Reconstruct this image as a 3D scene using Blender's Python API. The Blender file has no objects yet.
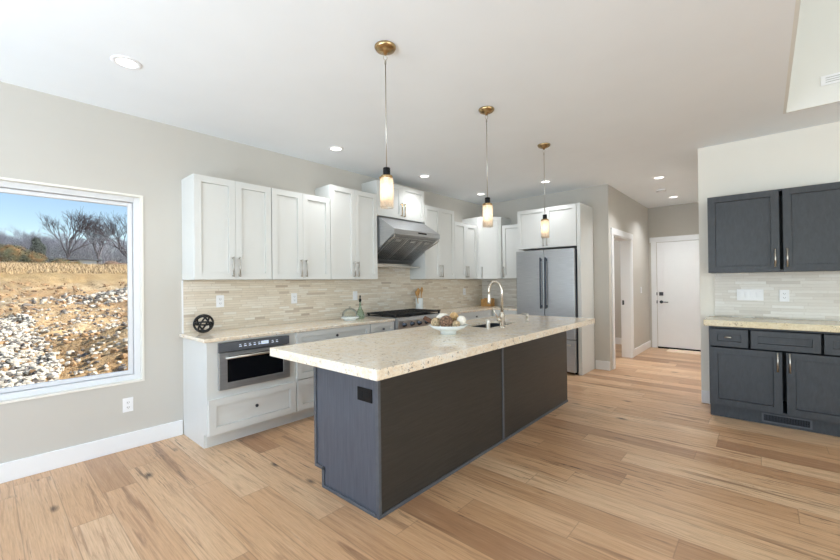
import bpy, bmesh, math, random
from mathutils import Vector, Matrix, noise
PI = math.pi
random.seed(7)
S = bpy.context.scene
COL = S.collection

# ------------------------------------------------------------------ camera
H = 1.36
yaw, pitch, roll = 0.725164, 0.00572851, -0.0116809
w_ = Vector((math.cos(yaw)*math.cos(pitch), math.sin(yaw)*math.cos(pitch), math.sin(pitch)))
r_ = Vector((math.sin(yaw), -math.cos(yaw), 0)); u_ = r_.cross(w_)
r2 = math.cos(roll)*r_ + math.sin(roll)*u_; u2 = r2.cross(w_)
cd = bpy.data.cameras.new('camera'); cam = bpy.data.objects.new('camera', cd); COL.objects.link(cam)
m = Matrix((r2, u2, -w_)).transposed().to_4x4(); m.translation = (0, 0, H)
cam.matrix_world = m
cd.sensor_width = 36; cd.lens = 388.566/840*36; cd.clip_start = .05; cd.clip_end = 500
S.camera = cam

# ------------------------------------------------------------------ sky, sun, window light, exposure
W = bpy.data.worlds.new('sky'); S.world = W; W.use_nodes = True
nt = W.node_tree; nt.nodes.clear()
wo = nt.nodes.new('ShaderNodeOutputWorld'); bg = nt.nodes.new('ShaderNodeBackground')
sk = nt.nodes.new('ShaderNodeTexSky'); sk.sky_type = 'NISHITA'; sk.sun_disc = False
sk.sun_elevation = math.radians(32); sk.sun_rotation = math.radians(110); sk.air_density = 1.0; sk.dust_density = .3; sk.ozone_density = 1.5
bg.inputs['Strength'].default_value = .165
nt.links.new(sk.outputs[0], bg.inputs[0]); nt.links.new(bg.outputs[0], wo.inputs[0])

def light(name, kind, loc, energy, col=(1, 1, 1), aim=None, size=None, size_y=None, shape=None, spread=None):
    d = bpy.data.lights.new(name, kind); d.energy = energy; d.color = col
    if size is not None:
        if kind == 'AREA':
            d.size = size
            if shape: d.shape = shape
            if size_y: d.shape = 'RECTANGLE'; d.size_y = size_y
            if spread: d.spread = spread
        else: d.shadow_soft_size = size
    o = bpy.data.objects.new(name, d); COL.objects.link(o); o.location = loc
    if aim is not None: o.rotation_euler = Vector(aim).to_track_quat('-Z', 'Y').to_euler()
    return o
sun = light('sun', 'SUN', (20, -5, 20), 6.4, (1, .95, .86), aim=(-.70, .34, -.5)); sun.data.angle = .009
# daylight through the big glazed openings behind the camera, plus one added ceiling fill
light('window_daylight', 'AREA', (-2.74, .3, 1.25), 36, (.52, .85, 1), aim=(1, 0, .25), size=6.2, size_y=2.2)
light('window_daylight', 'AREA', (-2.72, 2.1, 1.25), 60, (.66, .74, 1), aim=(1, -.1, .25), size=3.0, size_y=2.2)
light('ceiling_fill', 'AREA', (-2.72, .3, .75), 136, (.80, .94, 1), aim=(1, 0, 1.7), size=6.2, size_y=1.1, spread=2.3)  # upward fill lamp added to brighten the ceiling
light('window_daylight', 'AREA', (1.0, -5.95, 1.5), 172, (.87, .95, 1), aim=(0, 1, -.05), size=5.6, size_y=2.6)
S.view_settings.view_transform = 'Standard'; S.view_settings.look = 'None'
S.view_settings.exposure = .21; S.view_settings.gamma = 1; S.view_settings.use_curve_mapping = False
S.cycles.use_denoising = True
S.cycles.max_bounces = 10; S.cycles.diffuse_bounces = 5; S.cycles.transparent_max_bounces = 12
S.cycles.caustics_reflective = False; S.cycles.caustics_refractive = False
S.cycles.sample_clamp_indirect = 6

# ------------------------------------------------------------------ materials
class N:
    def __init__(s, name):
        s.m = bpy.data.materials.new(name); s.m.use_nodes = True; s.t = s.m.node_tree
        s.b = s.t.nodes['Principled BSDF']; s.out = s.t.nodes['Material Output']
    def n(s, k, **kw):
        x = s.t.nodes.new(k)
        for a, v in kw.items():
            if a in x.inputs.keys(): s.set(x, a, v)
            else: setattr(x, a, v)
        return x
    def set(s, x, key, v):
        i = x.inputs[key]
        if isinstance(v, bpy.types.NodeSocket): s.t.links.new(v, i)
        else: i.default_value = v
    def math(s, op, a, b=None, c=None):
        x = s.t.nodes.new('ShaderNodeMath'); x.operation = op
        for i, v in enumerate((a, b, c)):
            if v is None: continue
            if isinstance(v, bpy.types.NodeSocket): s.t.links.new(v, x.inputs[i])
            else: x.inputs[i].default_value = v
        return x.outputs[0]
    def pos(s): return s.n('ShaderNodeNewGeometry').outputs['Position']
    def obj(s): return s.n('ShaderNodeTexCoord').outputs['Object']
    def map(s, v, scale=(1, 1, 1), rot=(0, 0, 0)):
        x = s.n('ShaderNodeMapping'); s.set(x, 'Vector', v); x.inputs['Scale'].default_value = scale; x.inputs['Rotation'].default_value = rot
        return x.outputs[0]
    def noise(s, v, scale, detail=4, rough=.5, dist=0):
        x = s.n('ShaderNodeTexNoise'); s.set(x, 'Vector', v); x.inputs['Scale'].default_value = scale
        x.inputs['Detail'].default_value = detail; x.inputs['Roughness'].default_value = rough; x.inputs['Distortion'].default_value = dist
        return x.outputs[0]
    def ramp(s, f, stops):
        x = s.n('ShaderNodeValToRGB'); s.t.links.new(f, x.inputs[0]); e = x.color_ramp.elements
        while len(e) < len(stops): e.new(.5)
        for el, (p, c) in zip(e, stops):
            el.position = p; el.color = (*c, 1) if len(c) == 3 else c
        return x.outputs[0]
    def mix(s, f, a, b, mode='MIX'):
        x = s.n('ShaderNodeMix', data_type='RGBA', blend_type=mode)
        for k, v in ((0, f), (6, a), (7, b)):
            if isinstance(v, bpy.types.NodeSocket): s.t.links.new(v, x.inputs[k])
            else: x.inputs[k].default_value = (*v, 1) if isinstance(v, tuple) and len(v) == 3 else v
        return x.outputs[2]
    def bump(s, h, strength=.2, dist=.01):
        x = s.n('ShaderNodeBump'); s.t.links.new(h, x.inputs['Height']); x.inputs['Strength'].default_value = strength; x.inputs['Distance'].default_value = dist
        s.t.links.new(x.outputs[0], s.b.inputs['Normal'])
    def base(s, c):
        s.set(s.b, 'Base Color', c if isinstance(c, bpy.types.NodeSocket) else (*c, 1))
    def prm(s, rough=None, metal=None, spec=None, trans=None, coat=None):
        for k, v in (('Roughness', rough), ('Metallic', metal), ('Specular IOR Level', spec), ('Transmission Weight', trans), ('Coat Weight', coat)):
            if v is not None: s.set(s.b, k, v)
        return s

def plain(name, c, rough=.5, metal=0, var=.03, scale=30, spec=None):
    k = N(name); f = k.noise(k.obj(), scale, 3)
    lo = tuple(max(0, x*(1-var)) for x in c); hi = tuple(min(1, x*(1+var)) for x in c)
    k.base(k.ramp(f, [(.3, lo), (.7, hi)])); k.prm(rough, metal, spec)
    return k.m
def s2l(*c): return tuple((x/255/12.92 if x/255 <= .04045 else ((x/255+.055)/1.055)**2.4) for x in c)

M = {}
M['wall'] = plain('greige_wall_paint', s2l(200, 196, 188), .75, 0, .012, 3)
M['wall_pale'] = plain('pale_wall_paint', s2l(236, 233, 224), .7, 0, .012, 3)
M['ceiling'] = plain('ceiling_paint', s2l(240, 244, 247), .85, 0, .01, 3)
M['raised'] = plain('raised_wall_paint', s2l(229, 229, 224), .85, 0, .01, 3)
M['trim'] = plain('white_trim_paint', s2l(238, 239, 240), .4, 0, .01, 5)
M['cab'] = plain('white_cabinet_paint', s2l(220, 221, 218), .35, 0, .01, 5)
M['vinyl'] = plain('white_vinyl', s2l(224, 225, 227), .3, 0, .01)
M['plastic'] = plain('white_plastic', s2l(240, 241, 243), .3, 0, .01)
M['slot'] = plain('dark_slot', s2l(70, 72, 76), .5)
M['black'] = plain('black_plastic', s2l(14, 14, 16), .5, spec=.2)
M['panel_grey'] = plain('smoked_steel', s2l(92, 95, 100), .3)
M['pale_grey'] = plain('pale_grey_metal', s2l(188, 190, 188), .5)
M['iron'] = plain('black_cast_iron', s2l(24, 24, 26), .55)
M['wire'] = plain('black_wire', s2l(16, 16, 18), .45)
M['nickel'] = plain('brushed_nickel', s2l(196, 192, 184), .28, 1, .04, 60)
M['champagne'] = plain('champagne_nickel', s2l(206, 197, 184), .25, 1, .04, 60)
M['brass'] = plain('antique_brass', s2l(178, 152, 112), .25, 1, .12, 40)
M['gun'] = plain('dark_steel', s2l(72, 76, 84), .32, 1, .04)
M['ceramic'] = plain('white_ceramic', s2l(232, 238, 238), .2, 0, .01)
M['wood'] = plain('light_wood', s2l(196, 150, 92), .55, 0, .15, 25)
M['wood_dark'] = plain('brown_wood', s2l(96, 62, 40), .6, 0, .2, 25)
M['mat'] = plain('tan_mat', s2l(246, 226, 204), .9, 0, .05, 80)
M['gold_ball'] = plain('tan_ball', s2l(206, 172, 124), .8, 0, .25, 60)
M['white_ball'] = plain('white_ball', s2l(238, 232, 220), .8, 0, .08, 60)
M['twig'] = plain('brown_twig', s2l(134, 106, 86), .85, 0, .85, 75)
M['twig_pale'] = plain('pale_twig', s2l(196, 174, 140), .85, 0, .6, 75)
M['steel_in'] = plain('sink_steel', s2l(98, 102, 108), .35, .9, .05)

def mk_steel():
    k = N('brushed_stainless'); v = k.map(k.obj(), (2, 2, 160)); f = k.noise(v, 3, 4)
    k.base(k.ramp(f, [(.3, s2l(168, 170, 172)), (.7, s2l(192, 194, 196))])); k.prm(.32, .8)
    k.bump(f, .03, .002); return k.m
M['steel'] = mk_steel()

def mk_stain(name, lo, hi, axis_scale, rough=.42):
    k = N(name); v = k.map(k.obj(), axis_scale); f = k.noise(v, 4, 6, .65, .6)
    c = k.ramp(f, [(.25, lo), (.55, tuple((a+b)/2 for a, b in zip(lo, hi))), (.8, hi)])
    k.base(c); k.prm(rough, 0, .5); k.bump(f, .12, .003); return k.m
M['stain_shaded'] = mk_stain('dark_stained_oak_long_grain_shaded', s2l(40, 38, 35), s2l(62, 59, 55), (1.2, 1.2, 22))  # darker copy of the island stain, shade of the front put into the colour
M['stain_lit'] = mk_stain('dark_stained_oak_upright_grain_lit', s2l(68, 72, 81), s2l(92, 97, 108), (22, 22, 1.2))  # same stain made paler and bluer, sky reflection put into the colour
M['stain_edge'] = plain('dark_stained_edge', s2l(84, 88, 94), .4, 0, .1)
M['stain_blue'] = mk_stain('blue_grey_stained_maple', s2l(46, 49, 54), s2l(66, 70, 75), (9, 9, 3), .45)

def mk_floor():
    k = N('oak_plank_floor'); p = k.pos(); sp = k.n('ShaderNodeSeparateXYZ', Vector=p)
    x, y = sp.outputs[0], sp.outputs[1]
    wd, ln = .19, 1.55
    xs = k.math('DIVIDE', k.math('ADD', x, 20), wd); row = k.math('FLOOR', xs); fx = k.math('FRACT', xs)
    wn = k.n('ShaderNodeTexWhiteNoise', noise_dimensions='1D', W=row).outputs[0]
    ys = k.math('ADD', k.math('DIVIDE', k.math('ADD', y, 20), ln), k.math('MULTIPLY', wn, 7.3)); idx = k.math('FLOOR', ys); fy = k.math('FRACT', ys)
    cb = k.n('ShaderNodeCombineXYZ', X=row, Y=idx).outputs[0]
    w2 = k.n('ShaderNodeTexWhiteNoise', noise_dimensions='2D', Vector=cb)
    tone = w2.outputs[0]
    plank = k.ramp(tone, [(0, s2l(172, 130, 95)), (.2, s2l(198, 156, 116)), (.5, s2l(210, 168, 127)), (.8, s2l(216, 177, 137)), (1, s2l(224, 190, 152))])
    off = k.n('ShaderNodeVectorMath', operation='SCALE'); k.set(off, 0, w2.outputs[1]); off.inputs['Scale'].default_value = 30
    gv = k.n('ShaderNodeVectorMath', operation='ADD'); k.set(gv, 0, p); k.set(gv, 1, off.outputs[0]); g = gv.outputs[0]
    grain = k.noise(k.map(g, (17, .7, 1)), 2.4, 8, .68, 1.2)
    fine = k.noise(k.map(g, (90, 3.5, 1)), 2.0, 4, .6)
    c = k.mix(k.ramp(grain, [(.32, (.55, .55, .55)), (.5, (0, 0, 0))]), plank, s2l(150, 108, 76))
    c = k.mix(k.ramp(grain, [(.55, (0, 0, 0)), (.75, (.5, .5, .5))]), c, s2l(228, 200, 168))
    c = k.mix(k.ramp(fine, [(.3, (.28, .28, .28)), (.6, (0, 0, 0))]), c, s2l(140, 100, 70))
    # dark heartwood streaks on a few planks
    st = k.noise(k.map(g, (11, .55, 1)), 1.5, 6, .6, 1.0)
    sm = k.ramp(st, [(.57, (0, 0, 0)), (.68, (.75, .75, .75))])
    c = k.mix(sm, c, s2l(132, 94, 66))
    ms = k.noise(k.map(g, (34, 2.0, 1)), 1.3, 5, .62, .8); patch = k.noise(k.map(p, (1, .6, 1)), 1.1, 2)
    mk = k.math('MULTIPLY', k.ramp(ms, [(.59, (0, 0, 0)), (.66, (.85, .85, .85))]), k.ramp(patch, [(.44, (0, 0, 0)), (.54, (1, 1, 1))]))
    c = k.mix(mk, c, s2l(78, 52, 36))
    # knots
    kv = k.n('ShaderNodeTexVoronoi', Scale=1.0); k.set(kv, 'Vector', k.map(g, (3.2, 1.4, 0)))
    kd = k.math('ADD', kv.outputs['Distance'], k.math('MULTIPLY', k.math('SUBTRACT', fine, .5), .05))
    c = k.mix(k.ramp(kd, [(.025, (.95, .95, .95)), (.055, (.5, .5, .5)), (.095, (0, 0, 0))]), c, s2l(52, 34, 24))
    gx = k.math('MINIMUM', fx, k.math('SUBTRACT', 1, fx)); gy = k.math('MINIMUM', fy, k.math('SUBTRACT', 1, fy))
    e = k.math('MINIMUM', k.math('MULTIPLY', gx, wd), k.math('MULTIPLY', gy, ln))
    gap = k.ramp(e, [(.0006, (.38, .38, .38)), (.002, (0, 0, 0))])
    c = k.mix(gap, c, s2l(84, 58, 42))
    k.base(c); k.set(k.b, 'Roughness', k.ramp(grain, [(.3, (.42, .42, .42)), (.7, (.34, .34, .34))])); k.prm(spec=.5, coat=.25); k.set(k.b, 'Coat Roughness', .3)
    k.bump(e, .25, .002); return k.m
M['floor'] = mk_floor()

def mk_granite(name, base, pale, speck, dark, spec=.9):
    k = N(name); v = k.obj()
    big = k.noise(v, 5, 6, .65, 1.2); mid = k.noise(v, 38, 5, .65); fine = k.noise(v, 120, 4, .7)
    c = k.ramp(big, [(.32, pale), (.52, base), (.72, tuple(a*.9 for a in base))])
    c = k.mix(k.ramp(mid, [(.52, (0, 0, 0)), (.62, (.75, .75, .75))]), c, pale)
    c = k.mix(k.ramp(mid, [(.30, (.6, .6, .6)), (.42, (0, 0, 0))]), c, speck)
    vein = k.noise(k.map(v, (1, 2.2, 1.5), (0, 0, .5)), 9, 8, .72, 2.2)
    c = k.mix(k.ramp(vein, [(.47, (0, 0, 0)), (.5, (.6, .6, .6)), (.53, (0, 0, 0))]), c, speck)
    for sc, lim, th in ((70, .30, .57), (34, .24, .55)):
        vo = k.n('ShaderNodeTexVoronoi', Scale=sc); k.set(vo, 'Vector', v)
        sel = k.math('MULTIPLY', k.math('LESS_THAN', vo.outputs['Distance'], lim), k.math('GREATER_THAN', k.noise(v, 22, 4, .6), th))
        c = k.mix(k.math('MULTIPLY', sel, .7), c, dark)
    k.base(c); k.prm(.12, 0, spec); return k.m
M['granite'] = mk_granite('cream_granite', s2l(246, 231, 208), s2l(243, 240, 233), s2l(212, 186, 156), s2l(120, 116, 112))
M['granite_sand'] = mk_granite('sand_granite', s2l(224, 210, 176), s2l(232, 222, 194), s2l(190, 172, 138), s2l(150, 136, 110), .35)

def mk_tile(name, axis, tones, grout, bw=.2, rh=.02):
    k = N(name); sp = k.n('ShaderNodeSeparateXYZ', Vector=k.pos())
    a = sp.outputs[0 if axis == 'x' else 1]; z = sp.outputs[2]
    zr = k.math('DIVIDE', k.math('ADD', z, 5), rh); row = k.math('FLOOR', zr); fz = k.math('FRACT', zr)
    wn = k.n('ShaderNodeTexWhiteNoise', noise_dimensions='1D', W=row)
    ar = k.math('ADD', k.math('DIVIDE', k.math('ADD', a, 20), k.math('ADD', k.math('MULTIPLY', wn.outputs[0], bw), bw*.6)), k.math('MULTIPLY', wn.outputs[0], 11.7))
    idx = k.math('FLOOR', ar); fa = k.math('FRACT', ar)
    cb = k.n('ShaderNodeCombineXYZ', X=row, Y=idx).outputs[0]
    tone = k.n('ShaderNodeTexWhiteNoise', noise_dimensions='2D', Vector=cb).outputs[0]
    c = k.ramp(tone, tones)
    vein = k.noise(k.map(k.pos(), (3, 3, 26)), 4, 6, .7, 1)
    c = k.mix(k.ramp(vein, [(.32, (.4, .4, .4)), (.5, (0, 0, 0))]), c, tones[0][1])
    e = k.math('MINIMUM', k.math('MULTIPLY', k.math('MINIMUM', fz, k.math('SUBTRACT', 1, fz)), rh), k.math('MULTIPLY', k.math('MINIMUM', fa, k.math('SUBTRACT', 1, fa)), bw))
    c = k.mix(k.ramp(e, [(.0005, (.45, .45, .45)), (.0018, (0, 0, 0))]), c, grout)
    k.base(c); k.prm(.35, 0, .4); k.bump(k.math('ADD', e, k.math('MULTIPLY', tone, .004)), .3, .01); return k.m
warm = [(0, s2l(190, 174, 156)), (.06, s2l(218, 206, 187)), (.5, s2l(226, 215, 197)), (.85, s2l(231, 223, 208)), (1, s2l(234, 229, 219))]
cool = [(0, s2l(194, 188, 180)), (.06, s2l(214, 209, 200)), (.5, s2l(221, 217, 209)), (.85, s2l(228, 225, 218)), (1, s2l(233, 231, 226))]
M['tile_x'] = mk_tile('strip_stone_tile', 'x', warm, s2l(176, 164, 148), .17, .0235)
M['tile_y'] = mk_tile('strip_stone_tile_return', 'y', cool, s2l(186, 180, 172), .17, .0235)
M['tile_bar'] = mk_tile('strip_stone_tile_bar', 'y', cool, s2l(190, 184, 174), .2, .03)

def mk_glass(name, tint=(1, 1, 1), rough=0, gloss=.06):
    k = N(name); t = k.t; t.nodes.remove(k.b)
    tr = k.n('ShaderNodeBsdfTransparent'); tr.inputs[0].default_value = (*tint, 1)
    gl = k.n('ShaderNodeBsdfGlossy'); gl.inputs['Roughness'].default_value = rough
    fr = k.n('ShaderNodeLayerWeight'); fr.inputs[0].default_value = .25
    mx = k.n('ShaderNodeMixShader'); t.links.new(k.math('MULTIPLY', fr.outputs['Fresnel'], gloss*6), mx.inputs[0])
    t.links.new(tr.outputs[0], mx.inputs[1]); t.links.new(gl.outputs[0], mx.inputs[2]); t.links.new(mx.outputs[0], k.out.inputs[0]); return k.m
M['pane'] = mk_glass('window_glass', (.98, .99, 1))
M['glass'] = mk_glass('clear_glass', (.96, .98, .97), .02, .12)
M['green_glass'] = mk_glass('green_glass', (.74, .87, .80), .02, .12)
def mk_shade():
    k = N('seeded_glass'); t = k.t; t.nodes.remove(k.b)
    v = k.obj(); f = k.noise(k.map(v, (60, 60, 40)), 1.5, 4, .7)
    tr = k.n('ShaderNodeBsdfTransparent'); tr.inputs[0].default_value = (1, .97, .93, 1)
    tl = k.n('ShaderNodeBsdfTranslucent'); tl.inputs[0].default_value = (1, .93, .84, 1)
    gl = k.n('ShaderNodeBsdfGlossy'); gl.inputs['Roughness'].default_value = .15
    a = k.n('ShaderNodeMixShader'); t.links.new(k.ramp(f, [(.35, (.62, .62, .62)), (.65, (.95, .95, .95))]), a.inputs[0])
    t.links.new(tr.outputs[0], a.inputs[1]); t.links.new(tl.outputs[0], a.inputs[2])
    b = k.n('ShaderNodeMixShader'); b.inputs[0].default_value = .08; t.links.new(a.outputs[0], b.inputs[1]); t.links.new(gl.outputs[0], b.inputs[2])
    t.links.new(b.outputs[0], k.out.inputs[0]); return k.m
M['shade'] = mk_shade()
def mk_emit(name, c, e):
    k = N(name); k.base(c); k.set(k.b, 'Emission Color', (*c, 1)); k.set(k.b, 'Emission Strength', e); return k.m
M['bulb'] = mk_emit('lit_bulb', (1, .80, .60), 3.2)
M['led'] = mk_emit('lit_diffuser', (1, .96, .9), 3)
M['display'] = mk_emit('display_glow', (.75, .85, 1), .2)
M['ovenglass'] = plain('dark_oven_glass', s2l(12, 14, 18), .06)

def mk_dirt():
    k = N('dirt_field'); p = k.pos(); sp = k.n('ShaderNodeSeparateXYZ', Vector=p)
    a = k.noise(p, .35, 6, .65, .5); b = k.noise(p, 2.2, 6, .7); f = k.noise(p, 11, 5, .75)
    c = k.ramp(a, [(.3, s2l(176, 136, 92)), (.5, s2l(212, 176, 128)), (.68, s2l(238, 216, 176))])
    c = k.mix(k.ramp(b, [(.34, (.8, .8, .8)), (.5, (0, 0, 0))]), c, s2l(132, 100, 66))
    c = k.mix(k.ramp(f, [(.36, (.8, .8, .8)), (.52, (0, 0, 0))]), c, s2l(78, 58, 40))
    c = k.mix(k.ramp(f, [(.58, (0, 0, 0)), (.74, (.8, .8, .8))]), c, s2l(232, 214, 182))
    far = k.ramp(k.math('DIVIDE', k.math('SUBTRACT', sp.outputs[1], 26), 14), [(0, (0, 0, 0)), (1, (1, 1, 1))])
    g = k.ramp(k.noise(k.map(p, (.5, 1.6, 1)), 1.4, 5, .7), [(.3, s2l(136, 104, 62)), (.6, s2l(206, 174, 120)), (.8, s2l(232, 206, 154))])
    k.base(k.mix(far, c, g)); k.prm(.95, 0, .1); k.bump(k.math('ADD', b, k.math('MULTIPLY', f, .5)), .8, .15); return k.m
M['dirt'] = mk_dirt()
M['rock'] = plain('pale_limestone', s2l(214, 204, 186), .9, 0, .25, 6)
M['rock_dark'] = plain('grey_rubble', s2l(120, 112, 104), .9, 0, .4, 4)
M['clod'] = plain('dirt_clod', s2l(172, 138, 100), .95, 0, .35, 3)
M['straw'] = plain('dry_grass', s2l(190, 164, 124), .9, 0, .3, .6)
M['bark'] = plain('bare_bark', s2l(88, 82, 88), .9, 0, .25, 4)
M['bark_far'] = plain('haze_tinted_bark', s2l(138, 138, 150), .9, 0, .2, 4)  # pale bluish distance haze mixed into the bark colour
M['cedar'] = plain('dark_cedar_green', s2l(44, 50, 38), .9, 0, .4, 2)
def mk_autumn():
    k = N('autumn_leaves'); f = k.noise(k.pos(), 2.0, 4, .7)
    k.base(k.ramp(f, [(.3, s2l(48, 54, 26)), (.5, s2l(74, 76, 36)), (.62, s2l(150, 96, 44)), (.8, s2l(186, 126, 66))])); k.prm(.9); return k.m
M['autumn'] = mk_autumn()
M['shed'] = plain('pale_blue_siding', s2l(196, 210, 228), .7)
M['shed_roof'] = plain('dark_roof', s2l(70, 74, 84), .8)

# ------------------------------------------------------------------ mesh helpers
def nb(): return bmesh.new()
def box(bm, x0, x1, y0, y1, z0, z1, bev=0):
    vs = [bm.verts.new((x, y, z)) for x in (x0, x1) for y in (y0, y1) for z in (z0, z1)]
    fs = [bm.faces.new([vs[i] for i in q]) for q in ((0, 1, 3, 2), (4, 6, 7, 5), (0, 4, 5, 1), (2, 3, 7, 6), (0, 2, 6, 4), (1, 5, 7, 3))]
    if bev:
        es = {e for f in fs for e in f.edges}
        bmesh.ops.bevel(bm, geom=list(es), offset=bev, segments=2, affect='EDGES', profile=.5)
class F:  # frame on a cabinet face: s along, z up, d outwards
    def __init__(s, o, t, n): s.o, s.t, s.n = Vector(o), Vector(t).normalized(), Vector(n).normalized()
    def p(s, a, z, d): return s.o + s.t*a + s.n*d + Vector((0, 0, z))
    def box(s, bm, a0, a1, z0, z1, d0, d1, bev=0):
        vs = [bm.verts.new(s.p(a, z, d)) for a in (a0, a1) for d in (d0, d1) for z in (z0, z1)]
        fs = [bm.faces.new([vs[i] for i in q]) for q in ((0, 1, 3, 2), (4, 6, 7, 5), (0, 4, 5, 1), (2, 3, 7, 6), (0, 2, 6, 4), (1, 5, 7, 3))]
        bmesh.ops.recalc_face_normals(bm, faces=fs)
        if bev:
            es = {e for f in fs for e in f.edges}
            bmesh.ops.bevel(bm, geom=list(es), offset=bev, segments=2, affect='EDGES', profile=.5)
def tube(bm, pts, r, seg=10, caps=True, closed=False):
    pts = [Vector(p) for p in pts]; n = len(pts); rings = []
    rad = r if isinstance(r, (list, tuple)) else [r]*n
    prev = None
    for i, p in enumerate(pts):
        if closed: t = pts[(i+1) % n] - pts[i-1]
        else: t = pts[min(i+1, n-1)] - pts[max(i-1, 0)]
        t.normalize()
        if prev is None:
            a = Vector((0, 0, 1)) if abs(t.z) < .9 else Vector((1, 0, 0)); u = t.cross(a).normalized()
        else: u = (prev - t*prev.dot(t)).normalized()
        prev = u; v = t.cross(u)
        rings.append([bm.verts.new(p + (u*math.cos(2*PI*k/seg) + v*math.sin(2*PI*k/seg))*rad[i]) for k in range(seg)])
    for i in range(n if closed else n-1):
        A, B = rings[i], rings[(i+1) % n]
        for k in range(seg):
            f = bm.faces.new((A[k], A[(k+1) % seg], B[(k+1) % seg], B[k])); f.smooth = True
    if caps and not closed:
        bm.faces.new(rings[0][::-1]); bm.faces.new(rings[-1])
def lathe(bm, prof, c, seg=28, axis=None, smooth=True):
    c = Vector(c); q = Matrix.Identity(3) if axis is None else Vector((0, 0, 1)).rotation_difference(Vector(axis)).to_matrix()
    rings = []
    for r, z in prof:
        if r < 1e-6: rings.append([bm.verts.new(c + q @ Vector((0, 0, z)))])
        else: rings.append([bm.verts.new(c + q @ Vector((r*math.cos(2*PI*k/seg), r*math.sin(2*PI*k/seg), z))) for k in range(seg)])
    for A, B in zip(rings, rings[1:]):
        for k in range(seg):
            a0, a1, b0, b1 = A[k % len(A)], A[(k+1) % len(A)], B[k % len(B)], B[(k+1) % len(B)]
            vs = []
            for v in (a0, a1, b1, b0):
                if v not in vs: vs.append(v)
            if len(vs) > 2:
                f = bm.faces.new(vs); f.smooth = smooth
def prism(bm, prof, x0, x1):  # (y,z) outline extruded along x
    A = [bm.verts.new((x0, y, z)) for y, z in prof]; B = [bm.verts.new((x1, y, z)) for y, z in prof]; n = len(prof)
    bm.faces.new(A); bm.faces.new(B[::-1])
    for i in range(n): bm.faces.new((A[i], B[i], B[(i+1) % n], A[(i+1) % n]))
def ball(bm, c, r, sub=2, sq=(1, 1, 1), lump=0, seed=0):
    g = bmesh.ops.create_icosphere(bm, subdivisions=sub, radius=1)
    for v in g['verts']:
        k = 1 + (lump*noise.noise(v.co*1.6 + Vector((seed*7.1, seed*3.3, seed))) if lump else 0)
        v.co = Vector((v.co.x*sq[0], v.co.y*sq[1], v.co.z*sq[2]))*r*k + Vector(c)
    for f in {f for v in g['verts'] for f in v.link_faces}: f.smooth = True

# ------------------------------------------------------------------ object helpers
def top_of(o):
    while o.parent: o = o.parent
    return o
def obj(name, bm, mat, parent=None, loc=None, label=None):
    if parent is not None: off = top_of(parent).location
    else: off = Vector(loc) if loc is not None else Vector((0, 0, 0))
    bmesh.ops.recalc_face_normals(bm, faces=bm.faces[:])
    bmesh.ops.translate(bm, verts=bm.verts[:], vec=-off)
    me = bpy.data.meshes.new(name); bm.to_mesh(me); bm.free(); me.materials.append(M[mat])
    o = bpy.data.objects.new(name, me); COL.objects.link(o)
    if parent is not None: o.parent = parent
    else: o.location = off
    if label: o['label'] = label
    return o
def tag(o, label, cat, group=None, kind=None):
    o['label'] = label; o['category'] = cat
    if group: o['group'] = group
    if kind: o['kind'] = kind
    return o
def thing(name, label, cat, loc, group=None):
    o = bpy.data.objects.new(name, None); COL.objects.link(o); o.location = loc; o.empty_display_size = .1
    return tag(o, label, cat, group)
def struct(name, bm, mat, label=None, parent=None):
    o = obj(name, bm, mat, parent)
    if parent is None:
        o['kind'] = 'structure'; o['category'] = name.split('_')[0]
        if label: o['label'] = label
    return o
def dup(root, loc, label=None, group=None, rz=None, scale=None):
    def cp(o, par):
        c = o.copy(); COL.objects.link(c); c.parent = par
        for ch in list(o.children): cp(ch, c)
        return c
    c = cp(root, None); c.location = loc
    if rz is not None: c.rotation_euler = (0, 0, rz)
    if scale is not None: c.scale = scale if isinstance(scale, (tuple, list)) else (scale,)*3
    if label: c['label'] = label
    if group: c['group'] = group
    return c
def shaker(bm, f, a0, a1, z0, z1, fw=.058, th=.022, rec=.013, d=0):
    f.box(bm, a0, a0+fw, z0, z1, d, d+th); f.box(bm, a1-fw, a1, z0, z1, d, d+th)
    f.box(bm, a0+fw, a1-fw, z0, z0+fw, d, d+th); f.box(bm, a0+fw, a1-fw, z1-fw, z1, d, d+th)
    f.box(bm, a0+fw+.0025, a1-fw-.0025, z0+fw+.0025, z1-fw-.0025, d, d+th-rec)
def pull(bm, f, a, z0, z1, d=.02):   # upright bar pull
    tube(bm, [f.p(a, z0, d+.03), f.p(a, z1, d+.03)], .0065, 8)
    for z in (z0+.012, z1-.012): tube(bm, [f.p(a, z, d), f.p(a, z, d+.03)], .007, 8)
def knob(bm, f, a, z, d=.02):
    lathe(bm, [(.006, 0), (.006, .012), (.013, .016), (.014, .024), (.008, .028), (0, .028)], f.p(a, z, d), 12, f.n)
def door(f, root, a0, a1, z0, z1, mat, handle_a=None, hz=None, hmat='nickel', knob_at=None, name='door', fw=.058):
    bm = nb(); shaker(bm, f, a0, a1, z0, z1, fw); o = obj(name, bm, mat, root)
    if handle_a is not None:
        b = nb(); pull(b, f, handle_a, *hz); obj('handle', b, hmat, o)
    if knob_at:
        b = nb(); knob(b, f, *knob_at); obj('knob', b, hmat, o)
    return o

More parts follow.
